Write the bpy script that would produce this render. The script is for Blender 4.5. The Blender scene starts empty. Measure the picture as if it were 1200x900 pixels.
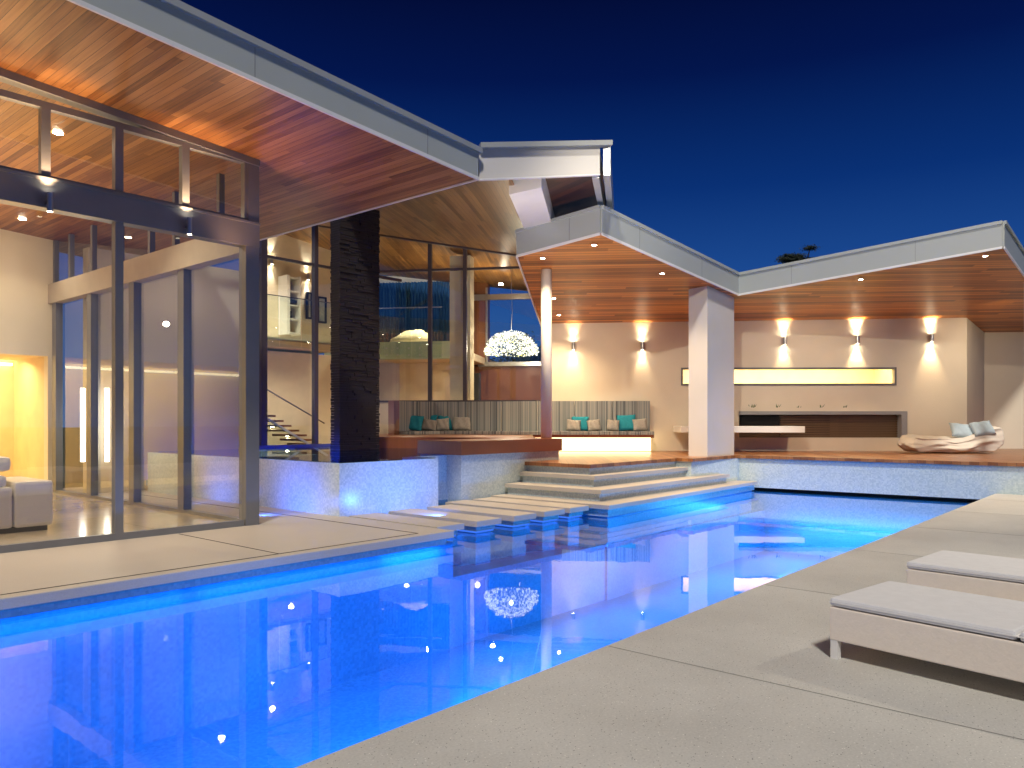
import bpy, bmesh, math, random
from mathutils import Vector, Matrix
from mathutils.geometry import tessellate_polygon
random.seed(7)
scene = bpy.context.scene
COL = scene.collection
# ------------------------------------------------------------------ camera geometry (a level 27 mm lens, 1.35 m above the terrace)
F = 911.0; H = 1.35; TH = math.atan(785/911.0); CA, SA = math.cos(TH), math.sin(TH)
def ray(u, v):
    r = (u-600)/F
    return Vector((CA+r*SA, SA-r*CA, (493-v)/F))
ORG = Vector((0, 0, H))
def pz(u, v, z): d = ray(u, v); return ORG + d*((z-H)/d.z)
def pY(u, v, Y): d = ray(u, v); return ORG + d*(Y/d.y)
def pX(u, v, X): d = ray(u, v); return ORG + d*(X/d.x)
def pd(u, v, d): return ORG + ray(u, v)*d
def W(r, f, z=0): return Vector((f*CA+r*SA, f*SA-r*CA, z))
class Frame:
    """a vertical wall plane: x axis along it (to the right), y axis away, z up"""
    def __init__(s, org, ang):
        s.M = Matrix.Translation(org) @ Matrix.Rotation(ang, 4, 'Z'); s.I = s.M.inverted()
    def hit(s, u, v, o=0.0):
        a = s.I @ ORG; d = s.I.to_3x3() @ ray(u, v); t = (o-a.y)/d.y; p = a+d*t
        return p.x, p.z
    def P(s, x, y, z): return s.M @ Vector((x, y, z))
RIGHT = math.atan2(-CA, SA)
FC = Frame(W(1.0, 20.0), RIGHT-math.atan(.03))          # sconce wall of the right pavilion
FB = Frame(W(.14, 20.6), RIGHT-math.atan(.16))          # glass wall of the middle house, right run
FA = Frame(Vector((0, 14.9, 0)), 0)                     # glass wall of the middle house, left run
# ------------------------------------------------------------------ helpers
class MB:
    def __init__(s): s.bm = bmesh.new()
    def face(s, pts):
        vs = [s.bm.verts.new(p) for p in pts]
        try: return s.bm.faces.new(vs)
        except ValueError: return None
    def box(s, x0, x1, y0, y1, z0, z1, M=None, bev=0.0):
        x0, x1 = min(x0, x1), max(x0, x1); y0, y1 = min(y0, y1), max(y0, y1); z0, z1 = min(z0, z1), max(z0, z1)
        b = bmesh.new(); r = bmesh.ops.create_cube(b, size=1.0)
        for v in b.verts: v.co = Vector((x0+(v.co.x+.5)*(x1-x0), y0+(v.co.y+.5)*(y1-y0), z0+(v.co.z+.5)*(z1-z0)))
        if bev: bmesh.ops.bevel(b, geom=b.edges[:], offset=bev, segments=2, affect='EDGES', profile=.6)
        s.add(b, M); return s
    def add(s, b, M=None):
        m = {}
        for v in b.verts: m[v] = s.bm.verts.new(M @ v.co if M else v.co)
        for f in b.faces:
            nf = s.bm.faces.new([m[v] for v in f.verts]); nf.smooth = f.smooth
        b.free()
    def prism(s, pts, z0, z1, cap=True):
        """pts: list of 2D/3D; z0,z1 numbers or functions of a point"""
        g = (lambda p, z: z(p) if callable(z) else z)
        n = len(pts); lo = [s.bm.verts.new((p[0], p[1], g(p, z0))) for p in pts]; hi = [s.bm.verts.new((p[0], p[1], g(p, z1))) for p in pts]
        for i in range(n):
            j = (i+1) % n; s.bm.faces.new((lo[i], lo[j], hi[j], hi[i]))
        if cap:
            if n <= 4: s.bm.faces.new(lo); s.bm.faces.new(hi)
            else:
                for t in tessellate_polygon([[Vector((p[0], p[1], 0)) for p in pts]]):
                    for q in (lo, hi): s.bm.faces.new([q[k] for k in t])
        return s
    def bar(s, a, b, w, h, up=Vector((0, 0, 1)), bev=0):
        a = Vector(a); b = Vector(b); d = b-a; L = d.length; y = d.normalized(); x = y.cross(up).normalized(); z = x.cross(y)
        M = Matrix.Translation(a) @ Matrix((x, y, z)).transposed().to_4x4()
        return s.box(-w/2, w/2, 0, L, -h/2, h/2, M, bev)
    def tube(s, pts, rads, n=12, cap=True):
        pts = [Vector(p) for p in pts]
        if not hasattr(rads, '__len__'): rads = [rads]*len(pts)
        rings = []
        for i, p in enumerate(pts):
            d = (pts[min(i+1, len(pts)-1)]-pts[max(i-1, 0)]).normalized()
            a = Vector((1, 0, 0)) if abs(d.x) < .9 else Vector((0, 1, 0))
            x = d.cross(a).normalized(); y = d.cross(x)
            rings.append([s.bm.verts.new(p+(x*math.cos(t)+y*math.sin(t))*rads[i]) for t in [2*math.pi*k/n for k in range(n)]])
        for i in range(len(rings)-1):
            for k in range(n):
                f = s.bm.faces.new((rings[i][k], rings[i][(k+1) % n], rings[i+1][(k+1) % n], rings[i+1][k])); f.smooth = True
        if cap: s.bm.faces.new(rings[0]); s.bm.faces.new(rings[-1])
        return s
    def build(s, name, mat, parent=None, shift=None, smooth=False):
        bmesh.ops.recalc_face_normals(s.bm, faces=s.bm.faces[:])
        off = shift if shift is not None else (parent.location if parent is not None else None)
        if parent is not None and parent.parent is not None and shift is None: off = ROOTLOC[parent.name]
        if off is not None:
            for v in s.bm.verts: v.co -= off
        me = bpy.data.meshes.new(name); s.bm.to_mesh(me); s.bm.free()
        if smooth:
            for p in me.polygons: p.use_smooth = True
        o = bpy.data.objects.new(name, me); COL.objects.link(o); me.materials.append(mat)
        if parent is not None:
            o.parent = parent; ROOTLOC[o.name] = Vector(off)
        return o
ROOTLOC = {}
def tag(o, label=None, cat=None, group=None, kind=None):
    if label: o['label'] = label
    if cat: o['category'] = cat
    if group: o['group'] = group
    if kind: o['kind'] = kind
    return o
def empty(name, loc, label, cat, group=None, rz=0):
    o = bpy.data.objects.new(name, None); COL.objects.link(o); o.location = loc; o.rotation_euler.z = rz; o.empty_display_size = .1
    return tag(o, label, cat, group)
def top(mb, name, mat, label, cat, group=None, origin=None, smooth=False):
    """a thing that is one mesh"""
    loc = Vector(origin) if origin is not None else Vector((0, 0, 0))
    o = mb.build(name, mat, shift=loc, smooth=smooth); o.location = loc
    return tag(o, label, cat, group)
def copy_tree(o, parent=None):
    c = o.copy(); COL.objects.link(c)
    if parent is not None: c.parent = parent
    for ch in list(o.children): copy_tree(ch, c)
    return c
ZERO = Vector((0, 0, 0))
# ------------------------------------------------------------------ materials
def newmat(name):
    m = bpy.data.materials.new(name); m.use_nodes = True; nt = m.node_tree
    for n in list(nt.nodes): nt.nodes.remove(n)
    out = nt.nodes.new('ShaderNodeOutputMaterial'); return m, nt, out
def N(nt, t, **k):
    n = nt.nodes.new(t)
    for a, b in k.items(): setattr(n, a, b)
    return n
def math_(nt, op, a, b=None, clamp=False):
    n = nt.nodes.new('ShaderNodeMath'); n.operation = op; n.use_clamp = clamp
    for i, x in enumerate((a, b)):
        if x is None: continue
        if isinstance(x, (int, float)): n.inputs[i].default_value = x
        else: nt.links.new(x, n.inputs[i])
    return n.outputs[0]
def ramp(nt, fac, stops):
    n = nt.nodes.new('ShaderNodeValToRGB'); e = n.color_ramp.elements
    while len(e) < len(stops): e.new(.5)
    for i, (p, c) in enumerate(stops): e[i].position = p; e[i].color = (*c, 1)
    nt.links.new(fac, n.inputs[0]); return n.outputs[0]
def principled(nt, out, rough=.5, metal=0, spec=.5):
    p = nt.nodes.new('ShaderNodeBsdfPrincipled'); p.inputs['Roughness'].default_value = rough; p.inputs['Metallic'].default_value = metal
    p.inputs['Specular IOR Level'].default_value = spec
    nt.links.new(p.outputs[0], out.inputs[0]); return p
def pos(nt, rotz=0, scale=None):
    g = nt.nodes.new('ShaderNodeNewGeometry'); m = nt.nodes.new('ShaderNodeMapping'); m.inputs['Rotation'].default_value[2] = rotz
    if scale: m.inputs['Scale'].default_value = scale
    nt.links.new(g.outputs['Position'], m.inputs[0]); return m.outputs[0]
def paint(name, c, rough=.5, metal=0, var=.06, scale=3, bump=0.0, spec=.5, bscale=60):
    m, nt, out = newmat(name); p = principled(nt, out, rough, metal, spec)
    v = pos(nt); n = N(nt, 'ShaderNodeTexNoise'); n.inputs['Scale'].default_value = scale; n.inputs['Detail'].default_value = 6; nt.links.new(v, n.inputs[0])
    col = ramp(nt, n.outputs[0], [(.3, [x*(1-var) for x in c]), (.7, [min(1, x*(1+var)) for x in c])]); nt.links.new(col, p.inputs[0])
    if bump:
        n2 = N(nt, 'ShaderNodeTexNoise'); n2.inputs['Scale'].default_value = bscale; n2.inputs['Detail'].default_value = 4; nt.links.new(v, n2.inputs[0])
        b = N(nt, 'ShaderNodeBump'); b.inputs['Strength'].default_value = bump; b.inputs['Distance'].default_value = .01
        nt.links.new(n2.outputs[0], b.inputs['Height']); nt.links.new(b.outputs[0], p.inputs['Normal'])
    return m
def wood(name, ang, w=.09, L=2.6, cols=((.13, .035, .010), (.30, .10, .028), (.48, .20, .065)), rough=.38, gap=.06, spec=.5, grain=.5):
    m, nt, out = newmat(name); p = principled(nt, out, rough, 0, spec)
    v = pos(nt, -ang); s = N(nt, 'ShaderNodeSeparateXYZ'); nt.links.new(v, s.inputs[0])
    u, t = s.outputs[0], math_(nt, 'DIVIDE', s.outputs[1], w)
    idx = math_(nt, 'FLOOR', t); fr = math_(nt, 'FRACT', t)
    wn = N(nt, 'ShaderNodeTexWhiteNoise', noise_dimensions='1D'); nt.links.new(idx, wn.inputs['W'])
    seg = math_(nt, 'FLOOR', math_(nt, 'DIVIDE', math_(nt, 'ADD', u, math_(nt, 'MULTIPLY', wn.outputs[0], 9)), L))
    cx = N(nt, 'ShaderNodeCombineXYZ'); nt.links.new(idx, cx.inputs[0]); nt.links.new(seg, cx.inputs[1])
    w2 = N(nt, 'ShaderNodeTexWhiteNoise', noise_dimensions='3D'); nt.links.new(cx.outputs[0], w2.inputs[0])
    c2 = N(nt, 'ShaderNodeCombineXYZ'); nt.links.new(math_(nt, 'MULTIPLY', u, 1.3), c2.inputs[0]); nt.links.new(math_(nt, 'MULTIPLY', s.outputs[1], 34), c2.inputs[1])
    nt.links.new(math_(nt, 'MULTIPLY', w2.outputs[0], 50), c2.inputs[2])
    no = N(nt, 'ShaderNodeTexNoise'); no.inputs['Scale'].default_value = 1; no.inputs['Detail'].default_value = 5; no.inputs['Distortion'].default_value = .6; nt.links.new(c2.outputs[0], no.inputs[0])
    fac = math_(nt, 'ADD', math_(nt, 'MULTIPLY', w2.outputs[0], .95-.8*grain*.6), math_(nt, 'MULTIPLY', no.outputs[0], grain))
    col = ramp(nt, fac, [(.15, cols[0]), (.5, cols[1]), (.95, cols[2])])
    g = math_(nt, 'GREATER_THAN', fr, gap)
    mx = N(nt, 'ShaderNodeMix', data_type='RGBA'); mx.inputs[6].default_value = (cols[0][0]*.35, cols[0][1]*.35, cols[0][2]*.35, 1)
    nt.links.new(g, mx.inputs[0]); nt.links.new(col, mx.inputs[7]); nt.links.new(mx.outputs[2], p.inputs[0])
    b = N(nt, 'ShaderNodeBump'); b.inputs['Strength'].default_value = .35; b.inputs['Distance'].default_value = .006
    nt.links.new(math_(nt, 'ADD', g, math_(nt, 'MULTIPLY', no.outputs[0], .3)), b.inputs['Height']); nt.links.new(b.outputs[0], p.inputs['Normal'])
    return m
def mosaic(name, c0, c1, size=.03, rough=.25, grout=(.3, .36, .38)):
    m, nt, out = newmat(name); p = principled(nt, out, rough)
    v = pos(nt, 0, (1/size,)*3); a = N(nt, 'ShaderNodeVectorMath', operation='ADD'); a.inputs[1].default_value = (.137, .231, .319); nt.links.new(v, a.inputs[0])
    fl = N(nt, 'ShaderNodeVectorMath', operation='FLOOR'); nt.links.new(a.outputs[0], fl.inputs[0])
    wn = N(nt, 'ShaderNodeTexWhiteNoise', noise_dimensions='3D'); nt.links.new(fl.outputs[0], wn.inputs[0])
    no = N(nt, 'ShaderNodeTexNoise'); no.inputs['Scale'].default_value = 1.7; no.inputs['Detail'].default_value = 3; nt.links.new(pos(nt), no.inputs[0])
    fac = math_(nt, 'ADD', math_(nt, 'MULTIPLY', wn.outputs[0], .7), math_(nt, 'MULTIPLY', no.outputs[0], .4))
    col = ramp(nt, fac, [(.1, c0), (.95, c1)]); nt.links.new(col, p.inputs[0])
    return m
def stone(name, c, speck=.25, rough=.55, scale=240, var=.12, bump=.05, slab=None):
    m, nt, out = newmat(name); p = principled(nt, out, rough)
    v = pos(nt); n = N(nt, 'ShaderNodeTexNoise'); n.inputs['Scale'].default_value = .9; n.inputs['Detail'].default_value = 8; n.inputs['Roughness'].default_value = .65; nt.links.new(v, n.inputs[0])
    n2 = N(nt, 'ShaderNodeTexNoise'); n2.inputs['Scale'].default_value = scale*.35; n2.inputs['Detail'].default_value = 2; nt.links.new(v, n2.inputs[0])
    vo = N(nt, 'ShaderNodeTexVoronoi'); vo.inputs['Scale'].default_value = 60; nt.links.new(v, vo.inputs[0])
    sp = math_(nt, 'LESS_THAN', vo.outputs[0], .16)
    fac = math_(nt, 'ADD', math_(nt, 'MULTIPLY', n.outputs[0], .6), math_(nt, 'MULTIPLY', n2.outputs[0], .5))
    col = ramp(nt, fac, [(.3, [x*(1-var) for x in c]), (.8, [x*(1+var) for x in c])])
    wn = N(nt, 'ShaderNodeTexWhiteNoise', noise_dimensions='3D'); nt.links.new(vo.outputs['Position'], wn.inputs[0])
    sc = ramp(nt, wn.outputs[0], [(.2, [x*(1-speck*1.6) for x in c]), (.8, [x*(1+speck) for x in c])])
    mx = N(nt, 'ShaderNodeMix', data_type='RGBA'); nt.links.new(sp, mx.inputs[0]); nt.links.new(col, mx.inputs[6]); nt.links.new(sc, mx.inputs[7]); nt.links.new(mx.outputs[2], p.inputs[0])
    if slab:
        sx = N(nt, 'ShaderNodeSeparateXYZ'); nt.links.new(v, sx.inputs[0]); cb = N(nt, 'ShaderNodeCombineXYZ')
        for k in (0, 1): nt.links.new(math_(nt, 'FLOOR', math_(nt, 'DIVIDE', math_(nt, 'SUBTRACT', sx.outputs[k], slab[2+k]), slab[k])), cb.inputs[k])
        ws = N(nt, 'ShaderNodeTexWhiteNoise', noise_dimensions='3D'); nt.links.new(cb.outputs[0], ws.inputs[0])
        st_ = N(nt, 'ShaderNodeTexNoise'); st_.inputs['Scale'].default_value = .35; st_.inputs['Detail'].default_value = 9; st_.inputs['Roughness'].default_value = .7; nt.links.new(v, st_.inputs[0])
        hs_ = N(nt, 'ShaderNodeHueSaturation'); nt.links.new(mx.outputs[2], hs_.inputs['Color'])
        nt.links.new(math_(nt, 'ADD', math_(nt, 'MULTIPLY', ws.outputs[0], .16), math_(nt, 'ADD', math_(nt, 'MULTIPLY', st_.outputs[0], .5), .67)), hs_.inputs['Value']); nt.links.new(hs_.outputs[0], p.inputs[0])
    b = N(nt, 'ShaderNodeBump'); b.inputs['Strength'].default_value = bump*4; b.inputs['Distance'].default_value = .003
    nt.links.new(n2.outputs[0], b.inputs['Height']); nt.links.new(b.outputs[0], p.inputs['Normal'])
    rr = math_(nt, 'ADD', math_(nt, 'MULTIPLY', n.outputs[0], .25), rough-.12); nt.links.new(rr, p.inputs['Roughness'])
    return m
def pane_mat(name, tint, f0, rough=0.0, waves=None, power=5):
    """clear sheet: tinted see-through with a Schlick mirror on top"""
    m, nt, out = newmat(name)
    tr = N(nt, 'ShaderNodeBsdfTransparent'); tr.inputs[0].default_value = (*tint, 1)
    gl = N(nt, 'ShaderNodeBsdfGlossy'); gl.inputs['Roughness'].default_value = rough; gl.inputs[0].default_value = (1, 1, 1, 1)
    g = N(nt, 'ShaderNodeNewGeometry'); d = N(nt, 'ShaderNodeVectorMath', operation='DOT_PRODUCT')
    nt.links.new(g.outputs['Normal'], d.inputs[0]); nt.links.new(g.outputs['Incoming'], d.inputs[1])
    c = math_(nt, 'ABSOLUTE', d.outputs['Value']); s = math_(nt, 'POWER', math_(nt, 'SUBTRACT', 1.0, c, True), power)
    fr = math_(nt, 'ADD', math_(nt, 'MULTIPLY', s, 1-f0), f0, True)
    mx = N(nt, 'ShaderNodeMixShader'); nt.links.new(fr, mx.inputs[0]); nt.links.new(tr.outputs[0], mx.inputs[1]); nt.links.new(gl.outputs[0], mx.inputs[2]); nt.links.new(mx.outputs[0], out.inputs[0])
    if waves:
        v = pos(nt); n = N(nt, 'ShaderNodeTexNoise'); n.inputs['Scale'].default_value = waves[0]; n.inputs['Detail'].default_value = 3; nt.links.new(v, n.inputs[0])
        b = N(nt, 'ShaderNodeBump'); b.inputs['Strength'].default_value = waves[1]; b.inputs['Distance'].default_value = .02
        nt.links.new(n.outputs[0], b.inputs['Height']); nt.links.new(b.outputs[0], gl.inputs['Normal'])
    return m
def emit(name, c, s):
    m, nt, out = newmat(name); e = N(nt, 'ShaderNodeEmission'); e.inputs[0].default_value = (*c, 1); e.inputs[1].default_value = s
    nt.links.new(e.outputs[0], out.inputs[0]); return m
def stripes(name, M, w=.045, cols=((.10, .11, .12), (.42, .40, .35), (.26, .27, .27))):
    """upright stripes measured along a wall frame's x axis"""
    m, nt, out = newmat(name); p = principled(nt, out, .9, 0, .1)
    ang = M.to_euler().z
    v = pos(nt, -ang); s = N(nt, 'ShaderNodeSeparateXYZ'); nt.links.new(v, s.inputs[0])
    idx = math_(nt, 'FLOOR', math_(nt, 'DIVIDE', s.outputs[0], w)); wn = N(nt, 'ShaderNodeTexWhiteNoise', noise_dimensions='1D'); nt.links.new(idx, wn.inputs['W'])
    r = N(nt, 'ShaderNodeValToRGB'); r.color_ramp.interpolation = 'CONSTANT'; e = r.color_ramp.elements
    while len(e) < 4: e.new(.5)
    for i, (q, c) in enumerate([(0, (.31, .33, .33)), (.35, (.24, .27, .28)), (.66, (.13, .15, .17)), (.80, (.38, .39, .37))]): e[i].position = q; e[i].color = (*c, 1)
    nt.links.new(wn.outputs[0], r.inputs[0]); nt.links.new(r.outputs[0], p.inputs[0]); return m
angC = FC.M.to_euler().z
N1 = pd(561, 210.5, 10.62); N2 = pd(702, 204.5, 11.1); Gb = pd(640, 303.5, 20.5); G0 = pd(300, 253, 21.2)
nrm = (N2-N1).cross(Gb-N1).normalized()
def pl2(u, v, dz=0):
    d = ray(u, v); n = nrm; return ORG+d*(((N1+Vector((0, 0, dz))-ORG).dot(n))/d.dot(n))
_v = pl2(613.5, 265.3)-pl2(596.7, 226.7); ANG2 = math.atan2(_v.y, _v.x)
WARM = (1.0, .72, .42); AMB = (1.0, .58, .26); CREAM = (1.0, .83, .58)
m_soff1 = wood('soffit cedar', math.pi/2, .085, 3.4, cols=((.06, .020, .005), (.21, .078, .018), (.42, .19, .055)), gap=.05, grain=.85)
m_soff2 = wood('soffit pale cedar', ANG2, .085, 3, cols=((.08, .032, .008), (.18, .082, .02), (.29, .15, .042)))
m_soff3 = wood('pavilion cedar', angC, .135, 4.2, cols=((.12, .030, .006), (.42, .13, .024), (.66, .25, .052)), gap=.10)
m_deck = wood('merbau decking', angC+math.pi/2, .12, 3, cols=((.15, .052, .018), (.27, .105, .035), (.38, .165, .06)), rough=.3, gap=.04)
m_face = wood('merbau fascia', 0, 57, 200, cols=((.13, .038, .014), (.21, .066, .022), (.29, .10, .034)), rough=.3, gap=0)
m_dark = wood('dark timber', angC, .07, 2, cols=((.06, .032, .014), (.16, .095, .045), (.25, .15, .07)))
m_panel = wood('red timber panel', FB.M.to_euler().z, 57, 200, cols=((.05, .015, .006), (.13, .042, .014), (.2, .075, .024)), gap=0)
m_white = paint('fascia paint', (.40, .43, .41), .45, var=.03, scale=.8, bump=.02)
m_trim = paint('white trim', (.78, .77, .74), .4, var=.02)
m_gutter = paint('gutter metal', (.42, .44, .43), .35, .2, var=.04)
m_render = paint('cream render', (.80, .72, .57), .85, var=.05, scale=.9, bump=.3)
m_render2 = paint('pale render', (.62, .60, .56), .8, var=.03, scale=1.2, bump=.12)
m_ext = paint('grey render', (.46, .41, .33), .85, var=.05, scale=1.0, bump=.12)
m_alu = paint('grey aluminium', (.20, .205, .215), .4, .25, var=.05)
m_bronze = paint('dark mullion metal', (.10, .085, .10), .4, .4, var=.05)
m_steel = paint('brushed steel', (.45, .45, .45), .3, .9, var=.04)
m_ter = stone('terrazzo paving', (.57, .565, .525), .6, .5, var=.2, slab=(2.3, 2.32, 1.6, .32))
m_lime = stone('limestone coping', (.50, .45, .38), .15, .5)
m_trav = stone('polished travertine', (.50, .44, .34), .08, .14, var=.14, bump=.0)
m_tile = mosaic('pale blue mosaic', (.40, .50, .53), (.60, .68, .67), .025)
m_pool = mosaic('pool mosaic', (.10, .26, .46), (.16, .34, .56), .03)
m_black = paint('black void', (.006, .006, .007), .8)
m_glass = pane_mat('window glass', (.93, .95, .94), .09)
m_rail = pane_mat('balustrade glass', (.80, .90, .84), .08)
m_water = pane_mat('pool water', (.38, .69, .94), .03, .012, (2.6, .03), power=5.2)
m_spaw = pane_mat('spa water', (.25, .50, .97), .015, .01, (4.0, .03), power=16)
m_leather = paint('white leather', (.84, .80, .72), .42, var=.03, bump=.05)
m_teal = paint('teal cloth', (.03, .27, .36), .9, var=.12, scale=20, bump=.3, spec=.1)
m_gcush = paint('grey cloth', (.36, .34, .31), .92, var=.1, scale=25, bump=.3, spec=.1)
m_bag = paint('canvas', (.74, .69, .60), .9, var=.03, scale=6, bump=.3, spec=.1)
m_bpil = paint('pale blue cloth', (.42, .52, .58), .9, var=.06, scale=12, bump=.2, spec=.1)
m_wick = paint('lounger frame weave', (.82, .74, .64), .6, var=.02, scale=30, bump=.2)
m_pad = paint('lounger pad cloth', (.72, .72, .72), .9, var=.03, scale=14, bump=.25, spec=.15)
m_seat = stripes('striped fabric', FC.M, .024)
m_granite = stone('grey granite', (.33, .33, .34), .5, .45)
m_curtain = paint('blue curtain', (.010, .075, .20), .85, var=.15, scale=2)
m_plaster = paint('rough plaster', (.70, .60, .42), .9, var=.12, scale=5, bump=.8, bscale=14)
m_leaf = paint('dark foliage', (.018, .03, .018), .7, var=.4, scale=4)
m_green = paint('succulent green', (.08, .16, .05), .7, var=.3, scale=20)
m_bark = paint('bark', (.06, .045, .035), .9, var=.3, scale=10)
m_grass = paint('dark lawn', (.025, .04, .018), .95, var=.4, scale=.5)
m_art = paint('framed print', (.45, .46, .42), .6, var=.35, scale=4)
m_slate = stone('stacked slate', (.020, .015, .014), .6, .6, var=.5)
m_lamp = emit('lamp glow', (1, .86, .62), 110)
m_led = emit('cool led', (1, .95, .85), 14)
m_warmstrip = emit('warm strip', (1, .80, .42), 6)
m_lantern = emit('lit room panel', (1, .80, .44), 1.15)
m_blue = emit('blue led', (.06, .22, 1.0), .9)
m_crystal = emit('crystal glow', (1, .97, .78), 2.6)
# ------------------------------------------------------------------ lights
def aim(o, d): o.rotation_euler = Vector(d).to_track_quat('-Z', 'Y').to_euler()
def spot(p, d, e, c=WARM, ang=70, blend=.6, r=.025, parent=None, name='spot_light'):
    l = bpy.data.lights.new(name, 'SPOT'); l.energy = e; l.color = c; l.spot_size = math.radians(ang); l.spot_blend = blend; l.shadow_soft_size = r
    o = bpy.data.objects.new(name, l); COL.objects.link(o); aim(o, d)
    if parent is not None: o.parent = parent; o.location = Vector(p)-parent.location
    else: o.location = p
    return o
def area(p, d, e, sx, sy, c=CREAM, parent=None, name='area_light', ax=(1, 0, 0), spread=180):
    d = Vector(d).normalized(); ax = Vector(ax)
    l = bpy.data.lights.new(name, 'AREA'); l.shape = 'RECTANGLE'; l.size = sx; l.size_y = sy; l.energy = e; l.color = c; l.spread = math.radians(spread)
    o = bpy.data.objects.new(name, l); COL.objects.link(o); z = -d; y = z.cross(ax).normalized(); x = y.cross(z)
    o.matrix_world = Matrix.Translation(p) @ Matrix((x, y, z)).transposed().to_4x4(); return o
# ------------------------------------------------------------------ setting
ZW = -.19; ZU = .58
mb = MB()
S = 400; hx0, hx1, hy0, hy1 = -6, 17.4, 2.0, 7.6
mb.box(-S, S, -S, S, -2.2, -1.9)
tag(mb.build('ground', m_grass), kind='structure')
mb = MB(); mb.box(-5, 17.5, -6, 2.62, -.07, 0, bev=.008); o = mb.build('pool_deck', m_ter); tag(o, kind='structure')
mb = MB(); mb.box(-5, 17.5, -6, 2.58, -1.8, -.07); tag(mb.build('pool_deck_base', m_tile), kind='structure')
mb = MB()   # paving joints
for x in (1.6, 3.9, 6.2, 8.5, 10.8, 13.1, 15.4): mb.box(x-.002, x+.002, -6, 2.6, .0015, .003)
for y in (.32, -2.0): mb.box(-5, 17.5, y-.002, y+.002, .0015, .003)
tag(mb.build('paving_joints', paint('joint sand', (.30, .29, .27), .9)), kind='structure')
# left terrace
mb = MB(); mb.box(-5, 6.78, 6.78, 17, -.09, 0, bev=.008); tag(mb.build('terrace', m_lime), kind='structure')
mb = MB(); mb.box(-5, 6.70, 6.84, 17, -.165, -.09); tag(mb.build('terrace_tile_band', m_tile), kind='structure')
mb = MB(); G = 6.93
mb.box(-5, 6.32, G-.008, G+.008, .0005, .003); mb.box(6.31, 6.326, G+.008, 15, .0005, .003); mb.box(4.42, 4.432, G+.008, 9.05, .0005, .003)
tag(mb.build('terrace_drain_slots', m_black), kind='structure')
# basin
xe = 16.45
mb = MB()
mb.box(-5, 17.0, 2.58, 9.5, -1.6, -1.5); mb.box(-5, 6.9, 6.92, 9.5, -1.5, -.165); mb.box(6.9, 10.4, 9.68, 9.9, -1.5, -.02)
mb.box(10.45, 17.0, 7.35, 9.6, -1.5, -.16)
mb.box(6.9, 17, 6.95, 9.68, -1.5, -.62)
mb.prism([(xe+.10, 7.5), (xe+.36, 2.5), (xe+.6, 2.5), (xe+.34, 7.5)], -1.5, -.215)
tag(mb.build('pool_basin', m_pool), kind='structure')
mb = MB(); mb.face([(-5, 2.575, ZW), (17.2, 2.575, ZW), (16.6, 9.69, ZW), (-5, 9.69, ZW)]); tag(mb.build('pool_water', m_water), kind='structure')
# underwater lamps
for x in (-2.0, .2, 2.4, 4.6, 6.2): area((x, 6.80, -.215), (0, .35, -1), 17, (2.1 if x < 6 else .9), .05, (.02, .24, 1)); area((x, 6.88, -.6), (0, -.9, -.5), 13, 1.9, .12, (.014, .30, 1), spread=100)
for x in (7.6, 9.2, 10.8, 12.4, 14, 15.6): area((x, 6.9, -.60), (0, -.9, -.5), 24, 1.5, .1, (.02, .38, 1), spread=110); area((x, 7.6, -.24), (0, -.3, -1), 3.5, 1.4, .1, (.02, .30, 1))
for x in (1, 4, 7, 10, 13, 15.5): area((x, 2.66, -.55), (0, 1, -.12), (31 if x < 8 else 42), 1.6, .12, ((.016, .29, 1) if x < 8 else (.03, .42, 1)), spread=46)
area((16.3, 5, -.6), (-1, 0, -.4), 60, 3.0, .1, (.08, .55, 1), ax=(0, 1, 0), spread=110); area((14.2, 5, -1.2), (1, 0, .0), 40, 3.5, .2, (.10, .60, 1), ax=(0, 1, 0), spread=46)  # second one hangs mid-pool, added to brighten the end wall
# led strips under the copings
def led(a, b, e=9, name='led_strip'):
    mb = MB(); mb.bar(a, b, .02, .022); return mb
mb = MB(); mb.box(10.5, 16.4, 7.17, 7.19, -.215, -.175)
t = top(mb, 'underwater_light_strip', m_blue, 'blue light strip glowing under the pool coping at the waterline', 'light strip')
# ------------------------------------------------------------------ stepping stones
ss = [(6.86, 7.36), (7.60, 8.08), (8.37, 8.83), (9.06, 9.50), (9.70, 10.20)]
lab = ['stone slab stepping over the water, nearest the left terrace', 'second stepping stone from the left terrace', 'middle one of five pale stepping stones over the pool',
       'fourth stepping stone from the left terrace, last but one before the stairs', 'stepping stone closest to the foot of the stairs']
proto = None
for i, (a, b) in enumerate(ss):
    if i in (0, 3):
        LS = 1.80 if i == 0 else 2.10
        r = empty('stepping_stone', (a, 7.17, 0), lab[i], 'stepping stone', 'stepping stones across the pool')
        mb = MB(); mb.box(0, .5, 0, LS, -.085, -.002, bev=.006); mb.build('slab', m_lime, r, ZERO)
        mb = MB(); mb.box(.06, .44, .07, LS-.02, -.15, -.085); mb.build('plinth', m_tile, r, ZERO)
        mb = MB(); mb.box(.075, .425, .085, LS-.04, -.178, -.152); mb.build('light_strip', m_blue, r, ZERO)
        mb = MB(); mb.box(.1, .4, .12, LS-.08, -.62, -.178); mb.build('pedestal', m_pool, r, ZERO)
        proto = r
    else:
        r = copy_tree(proto); r.location = (a, 7.17, 0); r['label'] = lab[i]
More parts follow.
